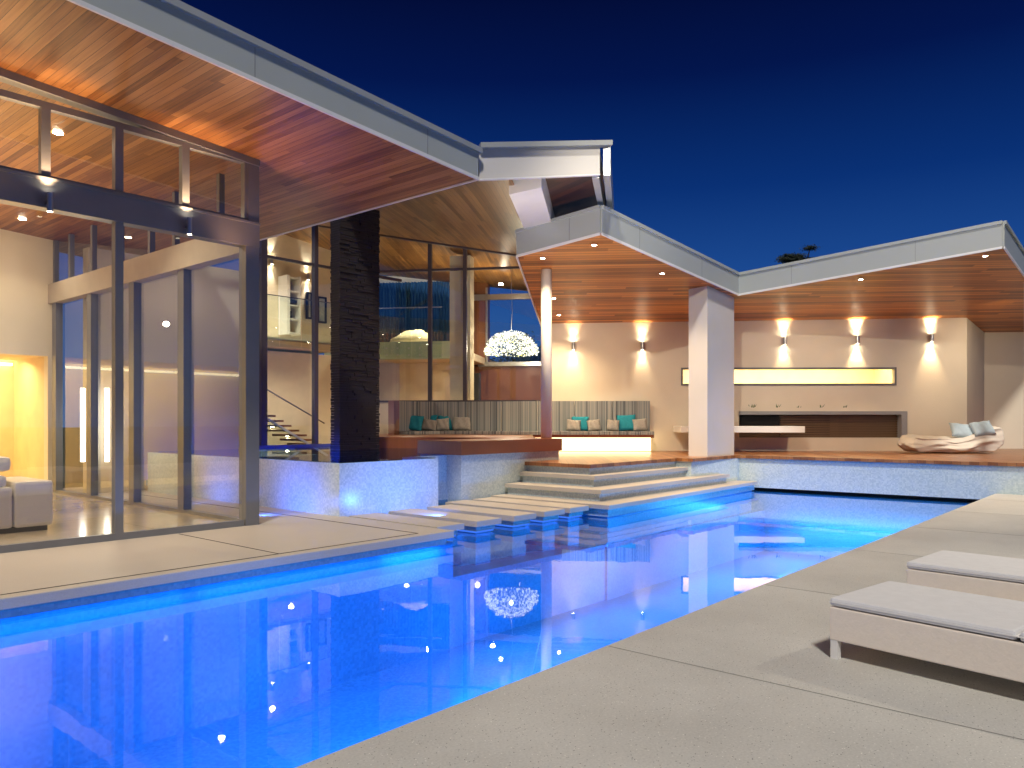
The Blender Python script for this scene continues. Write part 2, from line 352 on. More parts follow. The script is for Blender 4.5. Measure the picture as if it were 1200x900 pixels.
# ------------------------------------------------------------------ stairs up to the timber deck
st = empty('stone_stairs', (10.3, 7, 0), 'wide pale stone stairs rising in three treads from the pool to the timber deck', 'stairs')
c1 = pz(714, 592.5, .02); c2 = pz(704, 574.6, .21); c3 = pz(697, 558, .40); c4 = pz(692, 544.5, ZU)
BACK = 9.3
def tread(c, z, xr, yr_off, zlo):
    mb = MB(); mb.prism([(c.x, c.y), (xr, c.y+yr_off), (xr, BACK), (c.x, BACK)], z-.065, z); mb.build('tread', m_lime, st)
    mb = MB(); o = .07; mb.prism([(c.x+o, c.y+o), (xr-.01, c.y+yr_off+o), (xr-.01, BACK-.01), (c.x+o, BACK-.01)], zlo, z-.065); mb.build('riser', m_tile, st)
tread(c1, .02, 16.42, .25, -.17); tread(c2, .21, 15.6, .10, .02); tread(c3, .40, 15.38, .05, .21)
mb = MB(); mb.prism([(c1.x+.1, c1.y+.1), (16.35, c1.y+.36), (16.35, BACK), (c1.x+.1, BACK)], -1.5, -.17); mb.build('foundation', m_pool, st)
# ------------------------------------------------------------------ timber deck and its tiled base
xe = 16.45
deck_poly = [(c4.x, BACK), (c4.x, c4.y), (14.35, c4.y+.03), (14.35, 7.52), (xe, 7.52), (xe+.28, 2.05), (30, 2.05), (30, 12), (20, 18), (12, 18), (12, BACK+1.5), (c4.x, BACK+1.5)]
dk = empty('timber_deck', (c4.x, c4.y, 0), 'raised reddish timber deck with pale blue mosaic sides at the end of the pool', 'deck')
mb = MB(); mb.prism(deck_poly, ZU-.065, ZU); mb.build('deck_boards', m_deck, dk)
def inset(poly, o):
    return [(c4.x+o, BACK-.01), (c4.x+o, c4.y+o), (14.35+o, c4.y+.03+o), (14.35+o, 7.52+o), (xe+o, 7.52-.0), (xe+.28+o, 2.1), (29, 2.1), (29, 11), (20, 17), (12.1, 17), (c4.x+o, BACK)]
mb = MB(); mb.prism(inset(deck_poly, .07), -.125, ZU-.065); mb.build('mosaic_wall', m_tile, dk)
mb = MB(); mb.prism([(xe+.25, 7.5), (xe+.5, 2.1), (29, 2.1), (29, 11), (xe+.3, 11)], -.20, -.126); mb.build('overflow_gap', m_black, dk)  # black body stands in for the shade in the slot under the wall
# ------------------------------------------------------------------ spa
ZS = .76
sp = empty('raised_spa', (6.7, 8.98, 0), 'raised spa pool clad in pale mosaic, glowing blue, with water level with its rim', 'spa')
mb = MB(); mb.box(6.7, 8.62, 8.98, 9.06, -.6, ZS-.012); mb.box(6.7, 6.78, 9.06, 14.95, -.2, ZS-.012); mb.box(8.54, 8.62, 9.06, 9.75, -.3, ZS-.012); mb.box(8.62, 9.62, 9.70, 9.78, -.3, ZS-.012)
mb.build('mosaic_wall', m_tile, sp)
mb = MB(); mb.box(6.78, 13, 9.78, 15.2, .1, .2); mb.box(6.78, 8.54, 9.06, 9.78, .1, .2); mb.build('spa_floor', m_pool, sp)
mb = MB(); mb.face([(6.702, 8.982, ZS), (8.618, 8.982, ZS), (8.618, 9.70, ZS), (6.702, 9.70, ZS)]); mb.face([(6.702, 9.70, ZS), (13, 9.70, ZS), (13, 14.95, ZS), (6.702, 14.95, ZS)])
mb.build('spa_water', m_spaw, sp)
area((7.8, 9.12, .5), (.1, 1, -.35), 80, 1.5, .1, (.01, .10, 1), spread=60); area((9.4, 14.6, .42), (0, -1, -.25), 90, 3.5, .1, (.015, .11, 1), spread=90)
spot((7.7, 7.9, .08), (.05, 1, .22), 95, (.06, .20, 1), 130, .9, .05)
spot((5.95, 9.9, .08), (1, .1, .25), 60, (.05, .17, 1), 130, .9, .05); spot((6.0, 12.2, .1), (1, 0, .4), 34, (.05, .17, 1), 130, .9, .05)
spot((9.15, 8.9, .1), (.5, 1, .6), 3, (.05, .2, 1), 120, .9, .05)
# ------------------------------------------------------------------ timber capped plinth, platform and round column
bx = Vector((9.47, 9.30, 1.0))
pl = empty('timber_capped_plinth', (bx.x, bx.y, 0), 'mosaic plinth with a thick red timber cap between spa and stairs', 'plinth')
mb = MB(); mb.box(bx.x, 12.32, bx.y, 10.4, .76, 1.0, bev=.006); mb.build('timber_cap', m_face, pl)
mb = MB(); mb.box(bx.x+.05, 12.27, bx.y+.05, 10.38, -.6, .76); mb.build('mosaic_base', m_tile, pl)
pf = MB()
a = pd(441, 511, 16.75); b = pd(506, 512, 16.5)
pf.prism([(a.x, a.y), (b.x, b.y), (12.0, 10.4), (13.5, 11.0), FC.P(-.6, .3, 0)[:2], FB.P(-4.3, .0, 0)[:2], (a.x+.6, a.y+2.2)], .5, .998)
top(pf, 'bench_platform', m_face, 'red timber platform behind the spa that carries the long bench', 'platform', origin=(a.x, a.y, .5))
# ------------------------------------------------------------------ right pavilion
def z3(p):
    q = Vector((p[0], p[1])); f = q.x*CA+q.y*SA; r = q.x*SA-q.y*CA
    return 3.85+.107*(20-f)+.007*(r-1)
def p3(u, v, dz=0.0):
    d = ray(u, v); lo, hi = 5.0, 40.0
    for _ in range(60):
        m = (lo+hi)/2; p = ORG+d*m
        if p.z < z3(p)+dz: lo = m
        else: hi = m
    return ORG+d*lo
rp = empty('pool_pavilion', FC.P(0, 0, 0), 'open pool pavilion at right with zigzag white roof, cedar ceiling and cream wall', 'pavilion')
Lp, P1, V, P2 = p3(607, 301), p3(704, 275), p3(865, 346.5), p3(1175, 291)
Lq = p3(634, 378); Lb = Lp+(Lq-Lp)*1.15; E4 = P2+Vector((9, 0, 0)); E5 = Vector((E4.x+3, 14, 0))
soff = [Lp, P1, V, P2, E4, E5, Lb]
mb = MB(); mb.prism(soff, z3, lambda p: z3(p)+.03); mb.build('ceiling', m_soff3, rp)
roof = mb = MB(); mb.prism(soff, lambda p: z3(p)+.44, lambda p: z3(p)+.47); ro = mb.build('roof', m_gutter, rp)
def fascia(pts, zf, h, parent, mats, gut=.075, out=(0, 0), lip=.022, th=.05):
    m1, m2, m3 = MB(), MB(), MB()
    for i in range(len(pts)-1):
        a, b = Vector(pts[i][:2]), Vector(pts[i+1][:2]); d = (b-a).normalized(); n = Vector((d.y, -d.x))
        for m, o0, o1, za, zb in ((m1, 0, th, .03, h), (m2, -.012, th+.01, -.012, .03), (m3, .0, th+out[0]+.03, h, h+gut)):
            e = (o1 if m is not m2 else o1)*.9
            q = [a-n*o0-d*0, b-n*o0+d*0, b+n*o1+d*e*out[1], a+n*o1-d*e*out[1]]
            m.prism(q, lambda p, za=za: zf(p)+za, lambda p, zb=zb: zf(p)+zb)
    for m, nm, mt in ((m1, 'fascia', mats[0]), (m2, 'edge_trim', mats[1]), (m3, 'gutter', mats[2])): m.build(nm, mt, parent)
fascia([Lb, Lp, P1, V, P2, E4], z3, .44, ro, (m_white, m_trim, m_white), gut=.06, th=.03)
for (a_, b_) in ((P1, V), (V, P2), (Lp, P1)):
    d_ = (b_-a_); d_.z = 0; L_ = d_.length; d_.normalize(); n_ = Vector((d_.y, -d_.x, 0)); k_ = 1.2
    while k_ < L_-.3:
        c_ = a_+d_*k_; q_ = [c_-d_*.003+n_*.024, c_+d_*.003+n_*.024, c_+d_*.003+n_*.0325, c_-d_*.003+n_*.0325]
        mb = MB(); mb.prism(q_, lambda p: z3(p)+.035, lambda p: z3(p)+.435); mb.build('panel_joint', m_alu, ro); k_ += 2.4
# wall with slot window
def rectpx(fr, u0, v0, u1, v1, o=0):
    x0, z1 = fr.hit(u0, v0, o); x1, z0 = fr.hit(u1, v1, o); return x0, x1, z0, z1
wx0, wx1, wz0, wz1 = rectpx(FC, 798, 431, 1050, 451.5)
rx0, rx1, rz0, rz1 = rectpx(FC, 866, 482, 1062, 513)
cw = FC.hit(1133, 366, 0)[0]
mb = MB()
wl = FC.hit(641, 400)[0]; XS = sorted([wl, wx0, wx1, rx0, rx1, cw])
for k in range(5):
    xa, xb = XS[k], XS[k+1]; xm_ = (xa+xb)/2; zz = ZU
    holes = ([(rz0, rz1)] if rx0 < xm_ < rx1 else [])+([(wz0, wz1)] if wx0 < xm_ < wx1 else [])
    for (h0, h1) in holes: mb.box(xa, xb, 0, .25, zz, h0, FC.M); zz = h1
    mb.box(xa, xb, 0, .25, zz, 4.6, FC.M)
w = mb.build('wall', m_render, rp)
ang45 = FC.I.to_3x3() @ Vector((1, 0, 0))
mb = MB(); q0 = FC.P(cw, .0, 0); q1 = q0+Vector((2.3, 0, 0)); q2 = q1+(FC.M.to_3x3() @ Vector((8, 0, 0)))
q0b = FC.P(cw, .25, 0)
mb.prism([q0[:2], q1[:2], (q1.x, q1.y+.2), (q0b.x, q0b.y)], ZU, 4.6); mb.build('return_wall', m_render, rp)
mb = MB(); mb.prism([q1[:2], q2[:2], (q2.x+.2, q2.y+.2), (q1.x, q1.y+.2)], ZU, 4.6); mb.build('rear_wall', m_render, rp)
wf = MB()
t = .05
wf.box(wx0, wx1, -.03, .10, wz1-t, wz1, FC.M); wf.box(wx0, wx1, -.03, .10, wz0, wz0+t, FC.M); wf.box(wx0, wx0+t, -.03, .10, wz0+t, wz1-t, FC.M); wf.box(wx1-t, wx1, -.03, .10, wz0+t, wz1-t, FC.M)
win = wf.build('slot_window', m_alu, rp)
mb = MB(); mb.face([FC.P(wx0+t, .04, wz0+t), FC.P(wx1-t, .04, wz0+t), FC.P(wx1-t, .04, wz1-t), FC.P(wx0+t, .04, wz1-t)]); mb.build('pane', m_glass, win)
mb = MB(); mb.box(wx0-.5, wx1+.5, 2.2, 2.3, .9, 3.3, FC.M); mb.box(wx0-.5, wx1+.5, .26, 2.3, 3.2, 3.3, FC.M); mb.box(wx0-.5, wx1+.5, .26, 2.3, .9, 1.0, FC.M); mb.box(wx1+.4, wx1+.5, .26, 2.2, 1.0, 3.2, FC.M)
mb.build('lit_room', paint('warm room paint', (.85, .68, .38), .8), rp)
area(FC.P((wx0+wx1)/2, 1.2, 3.1), (0, 0, -1), 260, 5.5, .8, (1, .84, .52), ax=FC.M.to_3x3() @ Vector((1, 0, 0)))
area(FC.P((wx0+wx1)/2, .6, 1.4), FC.M.to_3x3() @ Vector((0, 1, .2)), 60, 5.5, .4, (1, .84, .5), ax=FC.M.to_3x3() @ Vector((1, 0, 0)))
# fireplace recess
rc = empty('fireplace_recess', FC.P((rx0+rx1)/2, 0, rz0), 'long low granite framed recess with dark timber back under the slot window', 'fireplace')
mb = MB(); mb.box(rx0, rx1, -.06, .3, rz1-.085, rz1, FC.M); mb.box(rx1-.14, rx1, -.06, .3, rz0, rz1-.085, FC.M); mb.build('granite_frame', m_granite, rc)
mb = MB(); mb.box(rx0, rx1-.14, .22, .3, rz0, rz1-.085, FC.M)
for i in range(9): mb.box(rx0+1.1, rx1-.14, .17, .22, rz0+.02+i*.062, rz0+.055+i*.062, FC.M)
mb.build('timber_back', m_dark, rc)
mb = MB(); mb.box(rx0+.04, rx0+1.05, .12, .2, rz1-.36, rz1-.10, FC.M); mb.build('firebox', m_black, rc)
sx0, sx1, sz0, sz1 = rectpx(FC, 797.5, 499.5, 942.5, 507, -1.1)
mb = MB(); mb.box(sx0, sx1, -1.15, -.1, sz0, sz1, FC.M, bev=.01); hs = mb
top(hs, 'floating_bench', m_trim, 'thin white slab bench projecting in front of the fireplace recess', 'bench', origin=FC.P((sx0+sx1)/2, -.6, sz0))
for i, u in enumerate((881, 911, 936, 962, 989)):
    x, z = FC.hit(u, 482, 0.05); mb = MB(); rnd = random.Random(i)
    for k in range(16):
        a = rnd.uniform(0, 6.28); l = rnd.uniform(.10, .2); b = FC.P(x+rnd.uniform(-.04, .04), .06, rz1)
        tip = b+Vector((math.cos(a)*l*.7, math.sin(a)*l*.7, l)); mid = b.lerp(tip, .5)+Vector((0, 0, .02)); sd = Vector((-math.sin(a), math.cos(a), 0))*.014
        mb.face([b, mid-sd, tip, mid+sd])
    top(mb, 'succulent', m_green, ['tiny green plant on the granite ledge, nearest the white pier', 'tiny plant on the granite ledge, second from the pier', 'tiny plant in the middle of the granite ledge', 'tiny plant on the ledge, second from its right end', 'rightmost tiny green plant on the granite ledge'][i], 'plant', 'small plants on the granite ledge', origin=FC.P(x, .06, rz1))
# pier and round columns
pc = pz(829, 566, .02)
Yl = pX(807, 500, pc.x).y; Xr = pY(860.3, 500, pc.y).x
pr_poly = [(pc.x, pc.y), (Xr, pc.y), (Xr, Yl), (pc.x, Yl)]
mb = MB(); mb.prism(pr_poly, .02, lambda p: z3(p)-.001); mb.build('pier', m_render2, rp)
cc = p3(640.3, 316); cc2 = p3(1207, 330)
for c, zb in ((cc, 1.0), (cc2, ZU)):
    mb = MB(); mb.tube([(c.x, c.y, zb), (c.x, c.y, z3(c))], .108, 32); mb.build('round_column', m_trim, rp)
# downlights
dl = [(636, 301, 'ceiling downlight at the left corner of the pavilion roof'), (696, 285.5, 'ceiling downlight under the first peak of the pavilion roof'), (776, 319, 'ceiling downlight between the roof peak and the white pier'),
      (649, 348.3, 'ceiling downlight just right of the round column top'), (655, 367.7, 'ceiling downlight closest to the cream wall, behind the round column'), (1008.6, 326, 'ceiling downlight above the slot window'),
      (1154.7, 298.5, 'ceiling downlight under the right hand roof peak')]
for i, (u, v, l) in enumerate(dl):
    p = p3(u, v+1.0); e = empty('downlight', p, l, 'ceiling light', 'downlights in the pavilion ceiling')
    mb = MB(); mb.tube([p+Vector((0, 0, .01)), p+Vector((0, 0, -.014))], .05, 20, False); mb.build('rim', m_steel, e, smooth=False)
    mb = MB(); mb.tube([p+Vector((0, 0, .004)), p+Vector((0, 0, -.012))], .038, 16); mb.build('lens', m_lamp, e)
    spot(p+Vector((0, 0, -.03)), (0, 0, -1), 300, WARM, 125, .8, .03, e)
# sconces
def sconce(fr, x, z, o, label, group, eu=26, ed=18, h=.2, r=.045, mat=None, c=WARM, au=62, ad=62, wide=0):
    p = fr.P(x, o-.09, z); e = empty('wall_lamp', p, label, 'wall lamp', group)
    mb = MB(); mb.tube([p+Vector((0, 0, -h/2)), p+Vector((0, 0, h/2))], r, 20, False); b = mb.build('lamp_body', mat or m_steel, e)
    mb = MB(); q = fr.P(x, o-.001, z); mb.bar(p, q, .03, .03); mb.build('bracket', mat or m_steel, e)
    for s in (-1, 1):
        mb = MB(); mb.tube([p+Vector((0, 0, s*(h/2-.02))), p+Vector((0, 0, s*(h/2-.012)))], r*.85, 16); mb.build('lens', m_lamp, e)
    if wide:
        for s in (-1, 1): spot(p+fr.M.to_3x3() @ Vector((0, -.02, s*(h/2+.01))), fr.M.to_3x3() @ Vector((0, -.1, s)), wide, c, 175, .5, .02, e)
    inn = fr.M.to_3x3() @ Vector((0, .12, 1)); spot(p+Vector((0, 0, h/2)), inn, eu, c, au, .9, .02, e)
    inn = fr.M.to_3x3() @ Vector((0, .12, -1)); spot(p+Vector((0, 0, -h/2)), inn, ed, c, ad, .9, .02, e)
for (u, v, eu, l) in ((672, 405.5, 40, 'steel up and down wall lamp at the far left, beside the round column'), (753, 405.5, 44, 'steel up and down wall lamp above the right end of the bench'),
                   (919.5, 399.6, 60, 'steel up and down wall lamp just right of the white pier'), (1005, 398, 105, 'steel up and down wall lamp above the slot window, middle of the right three'), (1092, 396, 105, 'rightmost steel up and down wall lamp, near the wall corner')):
    x, z = FC.hit(u, v, -.09); sconce(FC, x, z, 0, l, 'up and down lamps on the cream wall', eu*1.7, eu*1.15, wide=0)
for (q, e_, dd) in ((FC.P(1.0, -2.6, 3.85), 150, (0, .9, -.95)), (FC.P(6.5, -2.6, 3.9), 150, (0, .9, -.95)), (FC.P(10.2, -2.2, 3.95), 190, (.45, .9, -.9)), (FC.P(-2.0, -3.6, 3.5), 100, (-.3, .9, -.9))):
    spot(q, FC.M.to_3x3() @ Vector(dd), e_, (1, .80, .56), 128, 1, .03)  # unseen spots without fixtures, added to wash the cream wall with light
# ------------------------------------------------------------------ the long bench
bn = empty('striped_bench', FC.P(-1, -.3, ZU), 'long built-in bench with grey striped back and seat wrapping the deck corner', 'bench')
bk = [FB.P(FB.hit(461, 490, -1.3)[0], -1.3, 0), FB.P(FB.hit(508, 490, -.12)[0], -.12, 0), FB.P(.75, -.12, 0), FC.P(FC.hit(760.5, 470, 0)[0], -.06, 0)]
# join
def offs(pts, o):
    out = []
    for i, p in enumerate(pts):
        ds = []
        if i: ds.append((pts[i]-pts[i-1]).normalized())
        if i < len(pts)-1: ds.append((pts[i+1]-pts[i]).normalized())
        n = sum((Vector((d.y, -d.x, 0)) for d in ds), Vector((0, 0, 0))).normalized(); k = 1/max(.5, n.dot(Vector((ds[0].y, -ds[0].x, 0)))); out.append(p+n*o*k)
    return out
bk[2] = (FC.P(-.35, -.06, 0)); bk0 = bk
ZT = 1.85
f1 = offs(bk, .14); f2 = offs(bk, .16); f3 = offs(bk, .82); f4 = offs(bk, .80)
# upright cushions in panels
for i in range(3):
    n = (2, 3, 3)[i]
    for k in range(n):
        a, b = bk[i].lerp(bk[i+1], k/n), bk[i].lerp(bk[i+1], (k+1)/n); c, d = f1[i].lerp(f1[i+1], k/n), f1[i].lerp(f1[i+1], (k+1)/n)
        g = (b-a).normalized()*.006
        mb = MB(); mb.prism([c+g, d-g, b-g, a+g], 1.08, ZT); mb.build('back_cushion', m_seat, bn)
mb = MB(); mb.prism(f3+list(reversed(f2)), 1.005, 1.085); mb.build('seat_cushion', m_seat, bn)
mb = MB(); mb.prism(f4[2:]+list(reversed(f2[2:])), .93, 1.003); mb.build('seat_base', m_face, bn)
mb = MB(); a, b = bk[0]+(bk[0]-bk[1]).normalized()*.17, bk[0]; n = (f3[0]-bk[0])*.28
mb.prism([b, a, a+n, b+n], .99, ZT+.01); mb.build('end_panel', m_face, bn)
mb = MB(); e0, e1 = offs(bk, .45)[2], offs(bk, .45)[3]; e1 = e1-(e1-e0).normalized()*.03
mb.prism([e0, e1, e1-(f3[3]-bk[3]).normalized()*.02, e0-(f3[3]-bk[3]).normalized()*.02], ZU+.02, .925); mb.build('glow_panel', m_warmstrip, bn)
# cushions
def pillow(w, h, t, mat, name, label, group, p, rz, tilt, roll=0):
    b = bmesh.new(); bmesh.ops.create_grid(b, x_segments=12, y_segments=12, size=.5)
    lo = b.copy()
    mb = MB()
    for sgn, g in ((1, b), (-1, lo)):
        for v in g.verts:
            x, y = v.co.x*2, v.co.y*2
            k = max(0, (1-x**4)*(1-y**4))**.5; pin = 1-.07*(1-abs(x)**2)*(abs(y)**3) ; pin2 = 1-.07*(1-abs(y)**2)*(abs(x)**3)
            wr = .012*math.sin(7*x+3*y)*k
            v.co = Vector((x*w/2*pin2, sgn*(t/2*k)+wr, y*h/2*pin+h/2))
        for f in g.faces: f.smooth = True
        mb.add(g)
    bmesh.ops.remove_doubles(mb.bm, verts=mb.bm.verts[:], dist=.002)
    o = mb.build(name, mat, shift=ZERO); o.location = p; o.rotation_euler = (tilt, roll, rz)
    return tag(o, label, 'cushion', group)
angB = FB.M.to_euler().z
for (u, v, wpx, hpx, m, l, off, rr) in (
    (484, 506, 20, 19, m_teal, 'bright teal cushion leaning in the left corner of the bench', -1.0, .25), (501, 506, 20, 20, m_teal, 'teal cushion second from the left, mostly behind a grey one', -.42, .1),
    (521, 506, 20, 20, m_teal, 'teal cushion standing behind two grey ones at the left of the bench', -.36, -.1), (502, 508, 19, 14, m_gcush, 'grey cushion in front of the leftmost teal pair', -.75, .35),
    (519, 507, 16, 15, m_gcush, 'grey cushion overlapping the right teal cushion at the left end', -.72, -.2), (541, 507, 22, 17, m_gcush, 'plain grey cushion standing alone at the right of the left hand pile', -.48, 0)):
    x, z = FB.hit(u, v, off); p = FB.P(x, off, 1.09); d = 20.3
    pillow(wpx*d/F, hpx*d/F, .15, m, 'cushion', l, 'cushions at the left end of the bench', p, angB+.05*rr, -.28, rr*.5)
for (u, v, wpx, hpx, m, l, off, rr) in (
    (672, 505, 17, 14, m_gcush, 'light grey cushion left of the first teal cushion on the right bench', -.45, .1), (680, 505, 21, 18, m_teal, 'smaller teal cushion between two light grey ones', -.30, .0),
    (697, 505, 16, 14, m_gcush, 'light grey cushion right of the smaller teal cushion', -.45, -.2), (718, 505, 15, 14, m_gcush, 'grey cushion left of the large teal cushion', -.45, .15),
    (735, 505, 23, 20, m_teal, 'large teal cushion near the right end of the bench', -.32, -.08), (751, 505, 17, 15, m_gcush, 'grey cushion at the very right end of the bench', -.45, -.15)):
    x, z = FC.hit(u, v, off); p = FC.P(x, off, 1.09); d = 19.5
    pillow(wpx*d/F, hpx*d/F, .15, m, 'cushion', l, 'cushions on the right part of the bench', p, angC, -.28, rr*.6)
# ------------------------------------------------------------------ bean bag lounger
def beanbag():
    org = pd(1126, 531.5, 18.1); org.z = ZU; e = empty('bean_bag', org, 'crumpled cream canvas bean bag lounger on the timber deck', 'bean bag')
    U = FC.M.to_3x3() @ Vector((2.36, 0, 0)); U.z = 0; L = U.length; U.normalize(); Vv = Vector((-U.y, U.x, 0))
    rnd = random.Random(3)
    b = bmesh.new(); bmesh.ops.create_icosphere(b, subdivisions=6, radius=1)
    from mathutils import noise
    for v in b.verts:
        c = v.co.copy(); x = c.x; q = max(abs(c.x), abs(c.y), abs(c.z)); box = c/q; s = c.lerp(box, .55)
        tt = (s.x+1)/2; sm = max(0, min(1, (tt-.52)/.3)); sm = sm*sm*(3-2*sm)
        hgt = .36+.06*math.cos(tt*3.2)+.34*sm; wd = .46
        zz = (s.z+1)/2
        px_ = s.x*L/2*(1-.0*zz)+(.06*zz*sm); py_ = s.y*wd
        n = noise.noise(Vector((c.x*2.2, c.y*3, c.z*2)))*.08+noise.noise(Vector((c.x*3+c.z*3, c.y*2, c.z*3-c.x*4)))*.025+noise.noise(Vector((c.x*11+c.z*4, c.y*5, c.z*5)))*.006
        tuck = 1-.12*(1-min(1, zz*3))
        v.co = U*(px_*tuck+n*.5)+Vv*(py_*tuck+n)+Vector((0, 0, max(0, zz*hgt+n*zz)))
    for f in b.faces: f.smooth = True
    mb = MB(); mb.add(b, Matrix.Translation(org+Vv*.5)); mb.build('bag', m_bag, e)
    rz = math.atan2(U.y, U.x)
    for k, (dx, l, w_) in enumerate(((.22, 'pale blue pillow lying flat against the bean bag back, left one', .62), (.62, 'pale blue pillow propped on the bean bag, right one', .5))):
        pillow(w_, .40, .18, m_bpil, 'pillow', l, 'pillows on the bean bag', org+U*dx+Vv*(.22-.14*k)+Vector((0, 0, .36+.06*k)), rz, -.6, .12*(1-2*k))
beanbag()
# ------------------------------------------------------------------ sun loungers
def lounger(loc, rz, label):
    e = empty('sun_lounger', loc, label, 'sun lounger', 'low loungers on the right terrace', rz)
    mb = MB(); mb.box(0, .74, -2.0, 0, .105, .292, bev=.008); mb.build('frame', m_wick, e, ZERO)
    for k, (y0, y1) in enumerate(((-.93, 0), (-2.0, -.945))):
        mb = MB(); mb.box(.0, .74, y0, y1, .298, .345, bev=.016); mb.build('pad', m_pad, e, ZERO)
    mb = MB(); mb.box(-.003, .743, -2.0, .003, .317, .322); mb.build('piping', m_trim, e, ZERO)
    for x in (.0, .695):
        for y in (-.05, -2.0):
            mb = MB(); mb.box(x+.004, x+.041, y+.004, y+.046, 0, .107); mb.build('leg', m_trim, e, ZERO)
    return e
c = pz(972, 771, 0); lounger((c.x, c.y, 0), -.16, 'cream low sun lounger with grey pad, the nearer one')
c = pz(1062, 658, .345); e2 = lounger((c.x, c.y, 0), -.10, 'cream low sun lounger with grey pad, the farther one behind')
# ------------------------------------------------------------------ left glass pavilion
YF = 9.11; XC = 5.52
def z1(p): return 4.74-.0666*(p[0]-XC)
gp = empty('glass_house', (XC, YF, 0), 'tall glass walled living room at left under a deep cedar lined roof', 'house')
mb = MB(); mb.prism([(-4, 7.2), (7.6, 7.2), (7.6, 17.0), (-4, 17.0)], z1, lambda p: z1(p)+.03); mb.build('ceiling', m_soff1, gp)
mb = MB(); mb.prism([(-4, 7.2), (7.6, 7.2), (7.6, 17.0), (-4, 17.0)], lambda p: z1(p)+.36, lambda p: z1(p)+.39); r1 = mb.build('roof', m_gutter, gp)
fascia([(-4, 7.2), (7.6, 7.2), (7.6, 17)], z1, .35, r1, (m_white, m_trim, m_gutter), gut=.07, out=(.015, 1), th=.03)
mb = MB(); mb.box(-4, XC-.02, YF+.07, 16.3, .001, .012); mb.build('floor', m_trav, gp)
for x in (-.5, 1.9, 4.3, 6.7):
    mb = MB(); mb.prism([(x-.003, 7.1675), (x+.003, 7.1675), (x+.003, 7.18), (x-.003, 7.18)], lambda p: z1(p)+.035, lambda p: z1(p)+.345); mb.build('panel_joint', m_alu, r1)
# back wall with lit niche
nz = 2.56
mb = MB(); mb.box(-4, -1, 16.1, 16.3, 0, 5.3); mb.box(5.36, XC+.02, 16.1, 16.3, 0, 5.0); mb.box(-1, 5.36, 16.1, 16.3, nz, 5.2)
mb.build('back_wall', m_render, gp)
mb = MB(); mb.box(-1, 5.36, 18.0, 18.1, 0, nz); mb.box(-1, 5.46, 16.3, 18.1, nz, nz+.1); mb.box(5.36, 5.46, 16.3, 18.1, 0, nz); mb.box(-1, 5.36, 16.3, 18, -.05, .01)
mb.build('lit_alcove', paint('alcove paint', (.82, .66, .38), .8), gp)
mb = MB(); mb.box(-1, 5.30, 17.86, 17.98, nz-.10, nz-.05); mb.build('alcove_light_strip', m_warmstrip, gp)
area((3.2, 17.2, nz-.05), (0, .2, -1), 130, 4, .8, (1, .76, .36))
mb = MB(); mb.box(-4, -3.9, YF, 16.3, 0, 5.3); mb.build('side_wall', m_render, gp)
# frames on the front
fr = MB(); fr.box(-4, XC-.21, YF, YF+.07, 0, .075); fr.build('sill_rail', m_alu, gp)
BZ0, BZ1 = 3.60, 3.89
mb = MB(); mb.box(-4, XC, YF-.02, YF+.16, BZ0, BZ1); mb.box(-4, XC, YF-.035, YF+.16, BZ1, BZ1+.03); mb.build('beam', m_alu, gp)
mb = MB(); mb.box(XC-.19, XC, YF-.01, YF+.16, 0, BZ0); mb.box(XC-.16, XC, YF-.01, YF+.14, BZ1+.03, 4.735); mb.build('corner_post', m_alu, gp)
xm = pY(140, 500, YF).x
mb = MB(); mb.box(xm-.045, xm+.045, YF, YF+.10, .075, BZ0); mb.build('mullion', m_alu, gp)
mb = MB(); mb.face([(-4, YF+.04, .075), (xm-.045, YF+.04, .075), (xm-.045, YF+.04, BZ0), (-4, YF+.04, BZ0)]); mb.build('pane', m_glass, gp)
mb = MB(); mb.face([(xm+.045, YF+.04, .075), (XC-.19, YF+.04, .075), (XC-.19, YF+.04, BZ0), (xm+.045, YF+.04, BZ0)]); mb.build('pane', m_glass, gp)
# clerestory windows
HZ = 4.66
edges = [pY(u, 200, YF).x for u in (54, 140, 218)]
edges = [edges[0]-1.04, *edges, XC-.16]
edges = [edges[0]-1.04]+edges
for i in range(len(edges)-1):
    a, b = edges[i], edges[i+1]; w_ = .045
    mb = MB(); mb.box(a, b, YF, YF+.09, HZ, HZ+.07); mb.box(a, b, YF+.01, YF+.08, BZ1+.03, BZ1+.065); mb.box(a, a+w_, YF, YF+.09, BZ1+.065, HZ); mb.box(b-w_, b, YF, YF+.09, BZ1+.065, HZ)
    wdw = mb.build('clerestory_window', m_alu, gp)
    mb = MB(); mb.face([(a+w_, YF+.04, BZ1+.065), (b-w_, YF+.04, BZ1+.065), (b-w_, YF+.04, HZ), (a+w_, YF+.04, HZ)]); mb.build('pane', m_glass, wdw)
mb = MB(); mb.prism([(-4, YF-.03), (XC, YF-.03), (XC, YF+.12), (-4, YF+.12)], lambda p: z1(p)-.085, lambda p: z1(p)-.002); mb.build('head_beam', m_alu, gp)
mb = MB(); mb.face([(-4, YF+.04, HZ+.07), (4.4, YF+.04, HZ+.07), (4.4, YF+.04, z1((4.4, 0))-.085), (-4, YF+.04, z1((-4, 0))-.085)]); mb.build('gable_pane', m_glass, gp)
